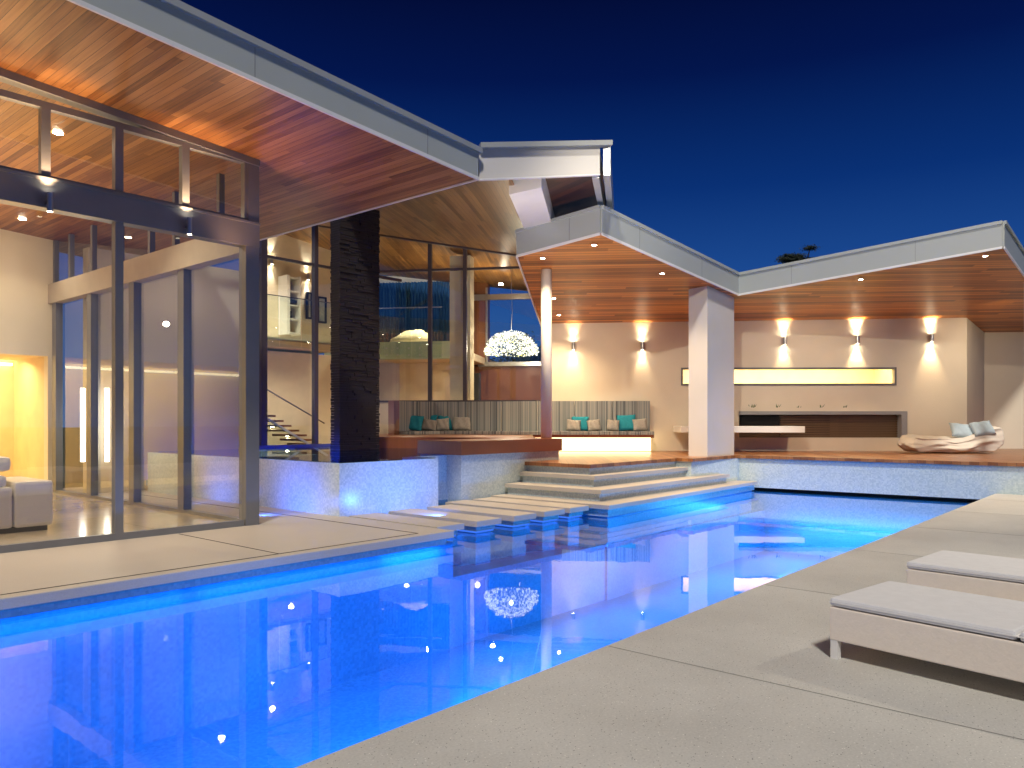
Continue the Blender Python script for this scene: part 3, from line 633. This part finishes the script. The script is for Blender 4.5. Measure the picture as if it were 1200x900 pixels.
# side glazing at X = XC
ys = [pX(u, 500, XC-.05).y for u in (217, 159, 109, 68)]
mb = MB(); mb.box(XC-.10, XC, YF+.16, 16.1, 0, .06); mb.build('sill_rail', m_alu, gp)
mb = MB(); mb.box(XC-.16, XC+.02, YF+.16, 16.1, 3.54, 3.90); mb.build('side_beam', paint('cream beam', (.45, .40, .33), .6), gp)
prev = YF+.16
for y in ys:
    mb = MB(); mb.box(XC-.12, XC, y-.09, y+.09, .06, 3.54); mb.build('mullion', m_alu, gp)
    mb = MB(); mb.face([(XC-.04, prev, .06), (XC-.04, y-.09, .06), (XC-.04, y-.09, 3.54), (XC-.04, prev, 3.54)]); mb.build('pane', m_glass, gp); prev = y+.09
prev = YF+.16
for y in [YF+.9, ys[0]+.3, 12.1, 13.2, 14.3, 15.3, 16.05]:
    mb = MB(); mb.box(XC-.08, XC, y-.04, y+.04, 3.9, 4.735); mb.build('upper_mullion', m_alu, gp)
    mb = MB(); mb.face([(XC-.04, prev, 3.9), (XC-.04, y-.04, 3.9), (XC-.04, y-.04, 4.72), (XC-.04, prev, 4.72)]); mb.build('upper_pane', m_glass, gp); prev = y+.04
# beam lamps
FF = Frame(Vector((0, YF-.02, 0)), 0)
for (u, v, l) in ((58.5, 237, 'slim steel up and down lamp on the dark beam, left of the two'), (222, 265, 'slim steel up and down lamp on the dark beam, near the corner post')):
    x, z = FF.hit(u, v, -.09); sconce(FF, x, z, 0, l, 'lamps on the beam of the glass house', 90, 26, h=.2, r=.03, c=(1, .62, .32), au=75, ad=80)
# interior downlights, then unseen fill lamps added to brighten room and eave
pt = pz(0, 0, 1)
for (x, y, s) in ((pd(68, 173, 9.5).x, pd(68, 173, 9.5).y, 1), (3.8, 13.5, 1), (1.5, 12, 1), (.5, 15, 1), (4.6, 15.0, 1)):
    zc = z1((x, y)); e = empty('downlight', (x, y, zc), 'round downlight in the cedar ceiling of the glass house', 'ceiling light', 'downlights inside the glass house')
    mb = MB(); mb.tube([(x, y, zc+.01), (x, y, zc-.01)], .055, 18); mb.build('lens', m_lamp, e)
    spot((x, y, zc-.02), (0, 0, -1), 110, CREAM, 125, .8, .04, e)
area((1.5, 12.5, 3.2), (0, 0, 1), 190, 5, 5, (1, .68, .38))
spot((1.2, 12.6, 4.5), (0, .7, -.7), 150, CREAM, 130, 1, .08); spot((3.6, 12.6, 4.4), (0, .7, -.7), 150, CREAM, 130, 1, .08)
spot((2.2, 9.6, 3.2), (.2, .9, -1), 70, CREAM, 150, 1, .05); spot((1.5, 10.6, 4.5), (.1, -.2, -1), 190, CREAM, 150, 1, .08); spot((4.2, 10.8, 4.4), (.1, -.2, -1), 130, CREAM, 150, 1, .08)
spot((2.0, 8.9, 3.3), (0, -.55, 1), 80, (1, .55, .26), 160, 1, .1); spot((5.0, 8.9, 3.3), (.3, -.6, 1), 70, (1, .5, .26), 150, 1, .1)
# white sofa
so = empty('white_sofa', (3.2, 11.0, 0), 'low white leather sofa with a rolled headrest behind the glass', 'sofa')
a = pz(63, 616, .06); b = pz(0, 622, .06)
# footprint from the right front corner, running left
cx, cy = a.x, a.y
mb = MB(); mb.box(cx-.42, cx, cy-.0, cy+1.1, .07, .62, bev=.04); mb.build('armrest', m_leather, so, smooth=False)
mb = MB(); mb.box(cx-2.8, cx-.43, cy+.02, cy+1.08, .07, .56, bev=.04); mb.build('base', m_leather, so)
mb = MB(); mb.box(cx-2.6, cx-.48, cy+.05, cy+.9, .56, .70, bev=.05); mb.build('seat_cushion', m_leather, so)
mb = MB(); mb.box(cx-2.6, cx-.40, cy+.15, cy+.5, .74, .92, bev=.07); mb.build('headrest', m_leather, so)
mb = MB(); mb.box(cx-2.75, cx-.05, cy+.06, cy+1.0, .012, .07); mb.build('plinth', m_black, so)
# vertical light bars seen through the glass
for k, (u, l) in enumerate(((97, 'tall thin glowing light bar, left of the pair'), (125.5, 'tall thin glowing light bar, right of the pair'))):
    p = pY(u, 493, 15.95)
    q = pY(u, 455, 15.0); q2 = pY(u, 541, 15.0)
    mb = MB(); mb.box(q.x-.032, q.x+.032, 14.98, 15.02, q2.z, q.z); top(mb, 'light_bar', m_led, l, 'light', 'vertical light bars', origin=(q.x, 15, q2.z))
# exterior wall beyond the side glazing
mb = MB(); mb.box(5.75, 9.1, 15.25, 15.5, -.3, 4.55); top(mb, 'courtyard_wall', m_ext, 'plain grey wall behind the spa, seen through the side glazing', 'wall', origin=(5.75, 15.25, 0))
mb = MB(); mb.box(5.6, 6.7, 9.0, 15.25, -.3, -.002); tag(mb.build('courtyard_paving', m_lime), kind='structure')
spot((7.2, 13.9, .9), (0, 1, .1), 12, (.1, .25, 1), 120, 1, .05)
spot((7.4, 13.6, 4.2), (0, .8, -.7), 60, (1, .85, .75), 150, 1, .05)  # unseen warm lamp added to take the purple off the courtyard wall
# ------------------------------------------------------------------ middle house
mh = empty('middle_house', FB.P(0, 0, 0), 'double height glass walled middle house with pale cedar eaves', 'house')
Nb = N1.lerp(N2, .265)
Gb = pd(640, 303.5, 20.5); G0 = pd(300, 253, 21.2)
def patch(a, b, c, d, n=10, dz=0):
    mb = MB()
    P = [[(a.lerp(b, i/n)).lerp(d.lerp(c, i/n), j/n)+Vector((0, 0, dz)) for i in range(n+1)] for j in range(n+1)]
    vs = [[mb.bm.verts.new(p) for p in row] for row in P]
    for j in range(n):
        for i in range(n): mb.bm.faces.new((vs[j][i], vs[j][i+1], vs[j+1][i+1], vs[j+1][i])).smooth = True
    return mb
patch(N1, Nb, Gb, G0).build('eave_ceiling', m_soff2, mh)
K0 = pd(300, 305, 28); Kb = pd(668, 347, 26)
patch(G0, Gb, Kb, K0).build('inner_ceiling', m_soff2, mh)
patch(N1, N2, pd(713, 262, 17.5), G0, dz=.42).build('roof', m_gutter, mh)
mb = MB(); mb.bar(G0, Gb, .10, .10); mb.build('head_beam', m_bronze, mh)
# right hand bay of the eave: white boxed beam and a dark coffer
nrm = (N2-N1).cross(Gb-N1).normalized()
def pl2(u, v, dz=0):
    d = ray(u, v); n = nrm; return ORG+d*(((N1+Vector((0, 0, dz))-ORG).dot(n))/d.dot(n))
mb = MB(); q = [pl2(596.7, 228, -.12), pl2(634.5, 219.5, -.12), pl2(650, 275, -.12), pl2(622, 285, -.12)]
mb.prism(q, lambda p: [x.z for x in q if (x.x, x.y) == (p[0], p[1])][0], lambda p: [x.z for x in q if (x.x, x.y) == (p[0], p[1])][0]+.5); mb.build('boxed_beam', m_trim, mh)
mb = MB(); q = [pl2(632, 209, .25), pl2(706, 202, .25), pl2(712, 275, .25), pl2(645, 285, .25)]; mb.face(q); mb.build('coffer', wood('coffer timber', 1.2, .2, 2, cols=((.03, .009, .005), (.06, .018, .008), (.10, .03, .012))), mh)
a3 = N2; a4 = pd(711, 262, 17.5)
def fas(a, b, h, mat, nm, th, parent=mh, g=.07, side=1):
    d = (b-a); d.z = 0; d.normalize(); n = Vector((d.y, -d.x, 0))*side
    mb = MB(); mb.bm.faces.ensure_lookup_table()
    def slab(o0, o1, za, zb, e0=0, e1=0):
        A = [a+n*o0-d*e0, b+n*o0+d*e1, b+n*o1+d*e1, a+n*o1-d*e0]
        lo = [mb.bm.verts.new(p+Vector((0, 0, za))) for p in A]; hi = [mb.bm.verts.new(p+Vector((0, 0, zb))) for p in A]
        for i in range(4): j = (i+1) % 4; mb.bm.faces.new((lo[i], lo[j], hi[j], hi[i]))
        mb.bm.faces.new(lo); mb.bm.faces.new(hi)
    return mb, slab
mb, sl = fas(N1, N2, .4, None, '', .03); sl(0, .03, .0, .40); mb.build('fascia', m_render2, mh)
mb, sl = fas(N1, N2, .4, None, '', .03); sl(-.01, .045, -.02, .0); mb.build('edge_trim', m_trim, mh)
mb, sl = fas(N1, N2, .4, None, '', .03); sl(0, .12, .40, .47, 0, .16); mb.build('gutter', m_gutter, mh)
mb, sl = fas(a3, a4, .4, None, '', .03); sl(-.10, .0, -.05, .38); mb.build('side_fascia', m_gutter, mh)
mb, sl = fas(a3, a4, .4, None, '', .03); sl(.06, .16, -.02, .45); mb.build('side_gutter', m_gutter, mh)
# stone chimney of stacked slate
k1 = pz(398, 528.5, ZS); 
kx0, ky0 = k1.x, k1.y; kx1 = pY(445, 500, ky0).x; ky1 = pX(387.3, 500, kx0).y
mb = MB(); rnd = random.Random(5); z = .3
mb.box(kx0+.05, kx1-.05, ky0+.05, ky1-.05, .3, 5.9)
while z < 5.9:
    h = rnd.choice((.045, .06, .075, .05)); x = kx0
    while x < kx1-.01:
        l = min(rnd.uniform(.12, .38), kx1-x); o = rnd.uniform(-.012, .02); mb.box(x+.001, x+l-.003, ky0+o, ky0+.15, z+.002, z+h-.003); mb.box(x+.001, x+l-.003, ky1-.15, ky1-o, z+.002, z+h-.003); x += l
    y = ky0+.15
    while y < ky1-.16:
        l = min(rnd.uniform(.12, .3), ky1-.15-y); o = rnd.uniform(-.012, .02); mb.box(kx0+o, kx0+.15, y+.001, y+l-.003, z+.002, z+h-.003); mb.box(kx1-.15, kx1-o, y+.001, y+l-.003, z+.002, z+h-.003); y += l
    z += h
top(mb, 'slate_column', m_slate, 'tall square column of black stacked slate rising from the spa', 'column', origin=(kx0, ky0, .3))
# left glazing run (FA), mullions and panes
xa = [FA.hit(u, 400)[0] for u in (306, 369.5, 470)]
TZ = 4.88
for u in (308.5, 369.5):
    x = FA.hit(u, 400)[0]; w_ = .05 if u > 310 else .07
    mb = MB(); mb.box(x-w_, x+w_, -.05, .07, ZS+.06, 7, FA.M); mb.build('mullion', m_bronze, mh)
mb = MB(); mb.box(xa[0]-2, xa[2], -.03, .05, TZ-.03, TZ+.03, FA.M); mb.build('transom', m_bronze, mh)
mb = MB(); mb.box(xa[0]-.3, xa[2], -.05, .07, ZS-.02, ZS+.06, FA.M); mb.build('sill_rail', paint('blue lit rail', (.12, .14, .30), .4, .3), mh)  # the spa's blue glow is painted into the rail colour
for i in range(2):
    for (za, zb) in ((ZS+.06, TZ-.03), (TZ+.03, 7)):
        mb = MB(); mb.face([FA.P(xa[i]+.05, 0, za), FA.P(xa[i+1]-.05, 0, za), FA.P(xa[i+1]-.05, 0, zb), FA.P(xa[i]+.05, 0, zb)]); mb.build('pane', m_glass, mh)
# right glazing run (FB)
def fb(u, v, o=0): return FB.hit(u, v, o)
zb0 = 1.90
ms = [fb(u, 400)[0] for u in (440, 504, 545, 648)]
for x in ms[1:3]:
    mb = MB(); mb.box(x-.05, x+.05, -.05, .06, zb0, FB.hit(500, 290)[1]+.9 if False else 6.4-.25*(x-ms[0])*.55, FB.M); mb.build('mullion', m_bronze, mh)
tzr = fb(525, 316)[1]
mb = MB(); mb.box(ms[0], ms[3], -.03, .05, tzr-.03, tzr+.03, FB.M); mb.build('transom', m_bronze, mh)
mb = MB(); mb.box(ms[0], ms[3], -.05, .07, zb0-.05, zb0, FB.M); mb.build('sill_rail', m_bronze, mh)
mb = MB(); mb.box(ms[0], ms[3]+.2, -.02, .12, .6, zb0-.05, FB.M); mb.build('low_wall', m_render, mh)
for i in range(3):
    zt = 6.35-.14*(ms[i]-ms[0])
    for (za, zb_) in ((zb0, tzr-.03), (tzr+.03, 6.3-.19*(ms[i+1]-ms[0]))):
        mb = MB(); mb.face([FB.P(ms[i]+.05, 0, za), FB.P(ms[i+1]-.05, 0, za), FB.P(ms[i+1]-.05, 0, zb_), FB.P(ms[i]+.05, 0, zb_)]); mb.build('pane', m_glass, mh)
# inside, right part
def panel(fr, u0, v0, u1, v1, o, th, mat, name, parent=mh, bev=0):
    x0, x1, z0, z1_ = rectpx(fr, u0, v0, u1, v1, o); mb = MB(); mb.box(x0, x1, o, o+th, z0, z1_, fr.M, bev); return mb.build(name, mat, parent)
panel(FB, 527, 300, 551, 560, .5, .5, paint('cream pillar', (.72, .66, .48), .7), 'pillar')
mint = paint('interior cream', (.70, .60, .44), .8)
panel(FB, 380, 421, 549, 560, 4.0, .2, mint, 'lower_inner_wall')
panel(FB, 380, 402, 530, 420, 2.2, .25, paint('glass edged slab', (.42, .48, .36), .4), 'floor_edge')
x0, x1, z0, z1_ = rectpx(FB, 380, 403, 549, 420, 2.4); mb = MB(); mb.box(x0, x1, 2.4, 9, z0, z0+.22, FB.M); mb.build('upper_floor', mint, mh)
panel(FB, 380, 326, 549, 333, 6.2, .2, paint('pelmet', (.5, .47, .40), .7), 'pelmet')
panel(FB, 549, 300, 572, 560, 5.0, .3, m_panel, 'timber_pier')
panel(FB, 560, 427, 668, 560, 5.0, .3, m_panel, 'timber_panel')
panel(FB, 560, 424.5, 668, 428, 4.9, .1, m_steel, 'window_sill')
panel(FB, 548, 345.5, 668, 349, 4.9, .1, m_steel, 'window_transom')
panel(FB, 569, 337, 571.5, 427, 4.9, .08, m_steel, 'window_jamb')
panel(FB, 557, 455, 573, 480, 2.5, .3, m_black, 'dark_pedestal') if False else None
mb = MB(); a = FB.P(fb(556, 447, 3)[0], 3, fb(556, 447, 3)[1]); 
x0, x1, z0, z1_ = rectpx(FB, 553.5, 437, 561.5, 470, 3); mb.box(x0, x1, 3, 3.3, 1.0, z1_, FB.M, bev=.03); o = top(mb, 'floor_speaker', m_black, 'slim black floor speaker beside the timber pier', 'speaker', origin=FB.P(x0, 3, 1.0))
# curtain
x0, x1, z0, z1_ = rectpx(FB, 400, 333, 526, 410, 6.0); mb = MB(); n = 240
prev = None
for i in range(n+1):
    x = x0+(x1-x0)*i/n; y = 6.0+.07*math.sin(i*.9)+.03*math.sin(i*.37+1)
    a, b = FB.P(x, y, z0-.5), FB.P(x, y, z1_); va, vb = mb.bm.verts.new(a), mb.bm.verts.new(b)
    if prev: mb.bm.faces.new((prev[0], va, vb, prev[1])).smooth = True
    prev = (va, vb)
top(mb, 'curtain', m_curtain, 'full height deep blue curtain on the upper floor', 'curtain', origin=FB.P(x0, 6, z0))
x0, x1, z0, z1_ = rectpx(FB, 380, 300, 549, 420, 6.4); mb = MB(); mb.box(x0, x1, 6.4, 6.6, z0, z1_+.6, FB.M); mb.build('upper_inner_wall', paint('dark blue wall', (.06, .09, .16), .8), mh)
# white sculpture
e0, e1, s0, s1 = rectpx(FB, 456, 382, 503, 406, 3.4)
b = bmesh.new(); bmesh.ops.create_icosphere(b, subdivisions=4, radius=1)
from mathutils import noise
for v in b.verts:
    c = v.co; k = (c.x+1)/2
    hh = (s1-s0)*(.35+.75*k**.7); nn = 1+.12*noise.noise(c*2.3)
    v.co = Vector(((e0+e1)/2+c.x*(e1-e0)/2*nn, 3.4+c.y*.6, s0+max(0, c.z*.5+.35)*hh*nn*1.05))
for f in b.faces: f.smooth = True
mb = MB(); mb.add(b, FB.M); top(mb, 'sculpture', m_plaster, 'large pale rounded boulder like sculpture behind the upper balustrade', 'sculpture', origin=FB.P(e0, 3.4, s0))
spot(FB.P((e0+e1)/2+.3, 2.4, s1+1.3), FB.M.to_3x3() @ Vector((0, .6, -1)), 90, CREAM, 60, .6, .05)
# glass balustrades of the upper floor
bl = empty('balustrade', FB.P(fb(450, 405, 2.1)[0], 2.1, fb(450, 405, 2.1)[1]), 'frameless glass balustrade in front of the blue curtain', 'balustrade')
us = (400, 451, 482.5, 518)
for i in range(3):
    x0, z1_ = fb(us[i], 363, 2.1); x1, z0 = fb(us[i+1], 419, 2.1); mb = MB(); mb.face([FB.P(x0+.01, 2.1, z0), FB.P(x1-.01, 2.1, z0), FB.P(x1-.01, 2.1, z1_), FB.P(x0+.01, 2.1, z1_)]); mb.build('pane', m_rail, bl)
x0, z1_ = fb(400, 363, 2.1); x1, _ = fb(518, 363, 2.1); mb = MB(); mb.box(x0, x1, 2.08, 2.12, z1_, z1_+.03, FB.M); mb.build('handrail', m_steel, bl)
mb = MB()
for i in range(7):
    x, z = fb(440+i*13, 412, 2.08)
    for dz in (-.1, .1): mb.box(x-.02, x+.02, 2.05, 2.09, z+dz-.02, z+dz+.02, FB.M)
mb.build('clamps', m_steel, bl)
# chandelier
cp = FB.P(fb(599, 402, 1.9)[0], 1.9, 0); d = cp.x*CA+cp.y*SA
zc = H+(493-412)/F*d; R = 31.5*d/F; hc = 25*d/F
ch = empty('chandelier', (cp.x, cp.y, zc), 'glowing dome chandelier of crystal pieces hanging behind the glass', 'chandelier')
rnd = random.Random(11); mb = MB(); mb2 = MB()
for k in range(2300):
    a = rnd.uniform(0, 6.283); ph = math.acos(rnd.uniform(-.12, 1)); rr = rnd.uniform(.82, 1.02)
    p = Vector((cp.x+R*rr*math.sin(ph)*math.cos(a), cp.y+R*rr*math.sin(ph)*math.sin(a), zc+hc*rr*math.cos(ph)-.02))
    s = rnd.uniform(.014, .035); q1 = Vector((rnd.gauss(0, 1), rnd.gauss(0, 1), rnd.gauss(0, 1))).normalized(); q2 = q1.orthogonal().normalized()
    (mb if rnd.random() < .72 else mb2).face([p+q1*s, p+q2*s, p-q1*s, p-q2*s])
mb.build('crystals', m_crystal, ch); mb2.build('shade_pieces', paint('olive glass', (.30, .32, .12), .3), ch)
mb = MB(); mb.tube([(cp.x, cp.y, zc+hc), (cp.x+.05, cp.y, zc+hc+.6), (cp.x+.01, cp.y, zc+hc+1.3), (cp.x, cp.y, zc+hc+3.2)], .008, 6); mb.build('cord', m_steel, ch)
l = bpy.data.lights.new('chandelier_bulb', 'POINT'); l.energy = 150; l.color = CREAM; l.shadow_soft_size = .04; o = bpy.data.objects.new('chandelier_bulb', l); COL.objects.link(o); o.parent = ch; o.location = (0, 0, .2)
# inside, left part
panel(FA, 290, 409, 442, 530, 4.6, .2, mint, 'lower_inner_wall')
panel(FA, 290, 393.5, 442, 408, 2.0, .3, paint('slab edge', (.20, .20, .20), .5), 'floor_edge')
x0, x1, z0, z1_ = rectpx(FA, 290, 394, 442, 408, 2.3); mb = MB(); mb.box(x0, x1, 2.3, 6, z0+.05, z1_, FA.M); mb.build('upper_floor', mint, mh)
panel(FA, 290, 225, 442, 408, 5.2, .2, mint, 'upper_inner_wall')
bs = empty('bookcase', FA.P(FA.hit(342, 393, 4.9)[0], 4.9, FA.hit(342, 393, 4.9)[1]), 'white open shelving on the upper floor', 'bookcase')
x0, x1, z0, z1_ = rectpx(FA, 336, 322, 352, 393, 4.75)
mb = MB(); mb.box(x0, x0+.09, 4.72, 5.19, z0, z1_, FA.M); mb.box(x1-.04, x1, 4.72, 5.19, z0, z1_, FA.M); mb.build('side_panel', m_trim, bs)
for i in range(5):
    mb = MB(); zz = z0+(z1_-z0)*(.02+i*.235); mb.box(x0+.09, x1-.04, 4.73, 5.19, zz, zz+.03, FA.M); mb.build('shelf', m_trim, bs)
mb = MB(); mb.box(x0+.12, x1-.08, 4.8, 5.0, z0+(z1_-z0)*.52, z0+(z1_-z0)*.60, FA.M); mb.box(x0+.12, x0+.2, 4.8, 5.0, z0+(z1_-z0)*.29, z0+(z1_-z0)*.40, FA.M); mb.build('books', m_black, bs)
for k, (u0, v0, u1, v1, l) in enumerate(((360, 342, 366.5, 374, 'narrow framed print left of the mullion'), (372.5, 347, 383, 379, 'dark framed print right of the mullion'))):
    x0, x1, z0, z1_ = rectpx(FA, u0, v0, u1, v1, 5.1); e = empty('picture', FA.P(x0, 5.1, z0), l, 'picture', 'framed prints on the upper floor wall')
    mb = MB(); f_ = .05
    mb.box(x0, x1, 5.1, 5.19, z0, z0+f_, FA.M); mb.box(x0, x1, 5.1, 5.19, z1_-f_, z1_, FA.M); mb.box(x0, x0+f_, 5.1, 5.19, z0+f_, z1_-f_, FA.M); mb.box(x1-f_, x1, 5.1, 5.19, z0+f_, z1_-f_, FA.M); mb.build('frame', m_black, e)
    mb = MB(); mb.box(x0+f_, x1-f_, 5.14, 5.19, z0+f_, z1_-f_, FA.M); mb.build('print', m_art, e)
b2 = empty('balustrade', FA.P(FA.hit(340, 393, 1.9)[0], 1.9, FA.hit(340, 393, 1.9)[1]), 'glass balustrade of the gallery above the inner staircase', 'balustrade')
us = (296, 327.5, 353, 390)
for i in range(3):
    x0, z1_ = FA.hit(us[i], 348, 1.9); x1, z0 = FA.hit(us[i+1], 406, 1.9); z1_ = FA.hit(340, 349, 1.9)[1]; z0 = FA.hit(340, 407, 1.9)[1]
    mb = MB(); mb.face([FA.P(x0+.01, 1.9, z0), FA.P(x1-.01, 1.9, z0), FA.P(x1-.01, 1.9, z1_), FA.P(x0+.01, 1.9, z1_)]); mb.build('pane', m_rail, b2)
x0 = FA.hit(296, 348, 1.9)[0]; x1 = FA.hit(390, 348, 1.9)[0]; mb = MB(); mb.box(x0, x1, 1.89, 1.91, z1_, z1_+.02, FA.M); mb.build('handrail', m_bronze, b2)
# inner staircase
sa_, sz_ = FA.hit(312, 490, 1.6); sb_, szb = FA.hit(366, 523, 1.6)
dx, dz = sb_-sa_, szb-sz_; stc = empty('inner_staircase', FA.P(sb_, 1.6, szb), 'timber staircase with a white edge and glass side inside the middle house', 'stairs')
ex = 1.2
A = FA.P(sa_-dx*ex, 1.6, sz_-dz*ex); B = FA.P(sb_+dx*.35, 1.6, szb+dz*.35)
mb = MB(); mb.bar(A, B, .04, .05); mb.build('stringer', m_led if False else m_trim, stc)
mb = MB(); mb.face([A, B, B+Vector((0, 0, -1.2)), A+Vector((0, 0, -1.2))]); mb.build('glass_side', m_rail, stc)
ns = 16
for i in range(ns):
    t_ = i/(ns-1); p = A.lerp(B, t_)
    mb = MB(); mb.box(p.x-.02, p.x+.30, p.y+.05, p.y+1.1, p.z+.02, p.z+.07); mb.build('tread', m_face, stc)
    if i % 2 == 0:
        mb = MB(); mb.tube([(p.x+.14, p.y+1.0, p.z+.12), (p.x+.14, p.y+1.0, p.z+.17)], .035, 10); mb.build('step_light', m_lamp, stc)
hr0 = FA.P(*[FA.hit(312, 456, 2.6)[0], 2.6, FA.hit(312, 456, 2.6)[1]]); hr1 = FA.P(FA.hit(380, 496, 2.6)[0], 2.6, FA.hit(380, 496, 2.6)[1])
mb = MB(); mb.tube([hr0, hr1], .02, 8); mb.build('handrail', m_bronze, stc)
# gallery rail slope and lamps on the inner wall
for (u, v, l) in ((330.5, 303, 'upper inner wall lamp left of the mullion'), (373, 322, 'upper inner wall lamp beside the mullion')):
    x, z = FA.hit(u, v, 4.6); fr_ = Frame(FA.P(0, 5.2, 0), 0); sconce(fr_, x, z, 0, l, 'wall lamps inside the middle house', 60, 60, c=(1, .93, .8), au=50, ad=50)
for (u, v, w_) in ((457, 301, 24.0), (587, 333, 23.5)):
    p = pd(u, v, w_); e = empty('downlight', p, 'small round lamp in the sloping ceiling inside the middle house', 'ceiling light', 'ceiling lamps inside the middle house')
    mb = MB(); mb.tube([p+Vector((0, 0, .02)), p-Vector((0, 0, .02))], .06, 14); mb.build('lens', m_lamp, e)
# interior fill of the middle house (unseen lamps added to brighten it)
ins = FA.P(10.5, 3.0, 4.6)
for (q, e_) in ((FA.P(9.6, 2.6, 5.9), 90), (FA.P(11.6, 3.6, 6.0), 90), (FA.P(9.8, 3.0, 3.2), 50), (FA.P(11.8, 3.0, 3.2), 50), (FB.P(-3.2, 2.9, 5.3), 90), (FB.P(-1.2, 2.9, 5.1), 80), (FB.P(-3.4, 1.2, 3.0), 42), (FB.P(-1.4, 1.6, 3.0), 42), (FB.P(1.2, 3.0, 4.8), 70)):
    spot(q, (0, 0, -1), e_*4.0, CREAM, 165, 1, .07)
for (q, e_) in ((FB.P(-2.2, 2.2, 4.2), 75), (FB.P(.6, 2.2, 4.0), 60), (FA.P(10.5, 2.6, 4.6), 45)):
    spot(q, (0, 0, 1), e_*2.4, CREAM, 150, 1, .3)
spot(FB.P(-.6, -1.4, 2.0), FB.M.to_3x3() @ Vector((.05, .35, 1)), 130, (1, .82, .6), 110, 1, .1)
# glass house exterior wall right of right glazing, behind the bench corner
# ------------------------------------------------------------------ trees
def tree(x, y, zb, ht, cr, label, group, seed, mat=m_leaf, n=900, flat=.7, gap=.5, hr=(.75, .97)):
    rnd = random.Random(seed); e = empty('tree', (x, y, zb), label, 'tree', group)
    tops = []
    mb = MB(); mb.tube([(x, y, zb), (x+.2, y, zb+ht*.35), (x, y+.1, zb+ht*.72)], [ht*.022, ht*.016, ht*.008], 8)
    for k in range(9):
        a = rnd.uniform(0, 6.28); q = Vector((x+math.cos(a)*cr*rnd.uniform(.2, .85), y+math.sin(a)*cr*rnd.uniform(.2, .85), zb+ht*rnd.uniform(*hr))); tops.append(q)
        mb.tube([(x, y, zb+ht*rnd.uniform(.4, .65)), Vector((x, y, zb+ht*.72)).lerp(q, .5), q], [ht*.008, ht*.005, ht*.002], 5)
    mb.build('trunk', m_bark, e)
    mb = MB()
    for k in range(n):
        q = rnd.choice(tops); s = cr*.34
        p = q+Vector((rnd.gauss(0, s*.5), rnd.gauss(0, s*.5), rnd.gauss(0, s*.5*flat)))
        l = cr*rnd.uniform(.02, .06); a = Vector((rnd.gauss(0, 1), rnd.gauss(0, 1), rnd.gauss(0, 1))).normalized(); b = a.orthogonal().normalized()
        mb.face([p+a*l, p+b*l*.6, p-a*l, p-b*l*.6])
    mb.build('crown', mat, e)
p = pd(931, 297, 62); tree(p.x, p.y, -1.9, (p.z+1.9)*1.045, 1.6, 'distant tree top peeping over the pavilion roof valley', 'distant trees', 1, n=5200, flat=.3, hr=(.92, .975))
for k, (u, v, l) in enumerate(((607, 415, 'dark tree seen through the far window, left'), (622, 405, 'dark tree seen through the far window, middle'), (640, 412, 'dark tree seen through the far window, right'), (590, 420, 'low dark tree behind the chandelier'))):
    p = pd(u, v, 46); tree(p.x, p.y, -1.9, p.z+2.2, 2.2, l, 'distant trees', 20+k, n=2200)
# ------------------------------------------------------------------ world, moonlight-like garden flood, camera
w = bpy.data.worlds.new('World'); scene.world = w; w.use_nodes = True; nt = w.node_tree
for n in list(nt.nodes): nt.nodes.remove(n)
out = nt.nodes.new('ShaderNodeOutputWorld'); bg = nt.nodes.new('ShaderNodeBackground'); nt.links.new(bg.outputs[0], out.inputs[0])
tc = nt.nodes.new('ShaderNodeTexCoord'); sp_ = nt.nodes.new('ShaderNodeSeparateXYZ'); nt.links.new(tc.outputs['Generated'], sp_.inputs[0])
col = ramp(nt, sp_.outputs[2], [(0, (.05, .15, .37)), (.17, (.012, .070, .29)), (.28, (.003, .030, .175)), (.40, (.001, .008, .072)), (.5, (.0008, .003, .030))])
nt.links.new(col, bg.inputs[0]); bg.inputs[1].default_value = 1.0
sun = bpy.data.lights.new('garden_flood', 'SUN'); sun.energy = 2.45; sun.angle = math.radians(6); sun.color = (1, .93, .84)
spot((6.2, 4.3, .9), Vector((11.1, 8.6, 4.8))-Vector((6.2, 4.3, .9)), 1500, (1, .88, .78), 46, .9, .1)  # unseen lamp over the pool, added to brighten the pavilion's left fascia
spot((9.2, -1.2, 3.8), (-.385, .22, -.37), 330, (1, .86, .66), 120, .8, .06)
spot(W(0, 4, 7), W(9.5, 14.5, -5.2), 2200, (1, .90, .74), 62, .6, .08)  # unseen floating lamp, added to light the pavilion's right wall
so_ = bpy.data.objects.new('garden_flood', sun); COL.objects.link(so_); dvec = W(.03, 1.0, -1.2); aim(so_, dvec)
cam = bpy.data.cameras.new('camera'); cam.lens = 36*F/1200; cam.sensor_width = 36; cam.shift_y = 43/1200; cam.clip_end = 2000; cam.clip_start = .05
co = bpy.data.objects.new('camera', cam); COL.objects.link(co); co.location = ORG; co.rotation_euler = (math.pi/2, 0, math.atan2(SA, CA)-math.pi/2)
scene.camera = co
scene.view_settings.view_transform = 'Standard'; scene.view_settings.look = 'None'; scene.view_settings.exposure = 0; scene.view_settings.gamma = 1
scene.render.engine = 'CYCLES'
scene.cycles.max_bounces = 10; scene.cycles.transparent_max_bounces = 24; scene.cycles.diffuse_bounces = 4; scene.cycles.glossy_bounces = 4
scene.cycles.sample_clamp_indirect = 6; scene.cycles.caustics_reflective = False; scene.cycles.caustics_refractive = False
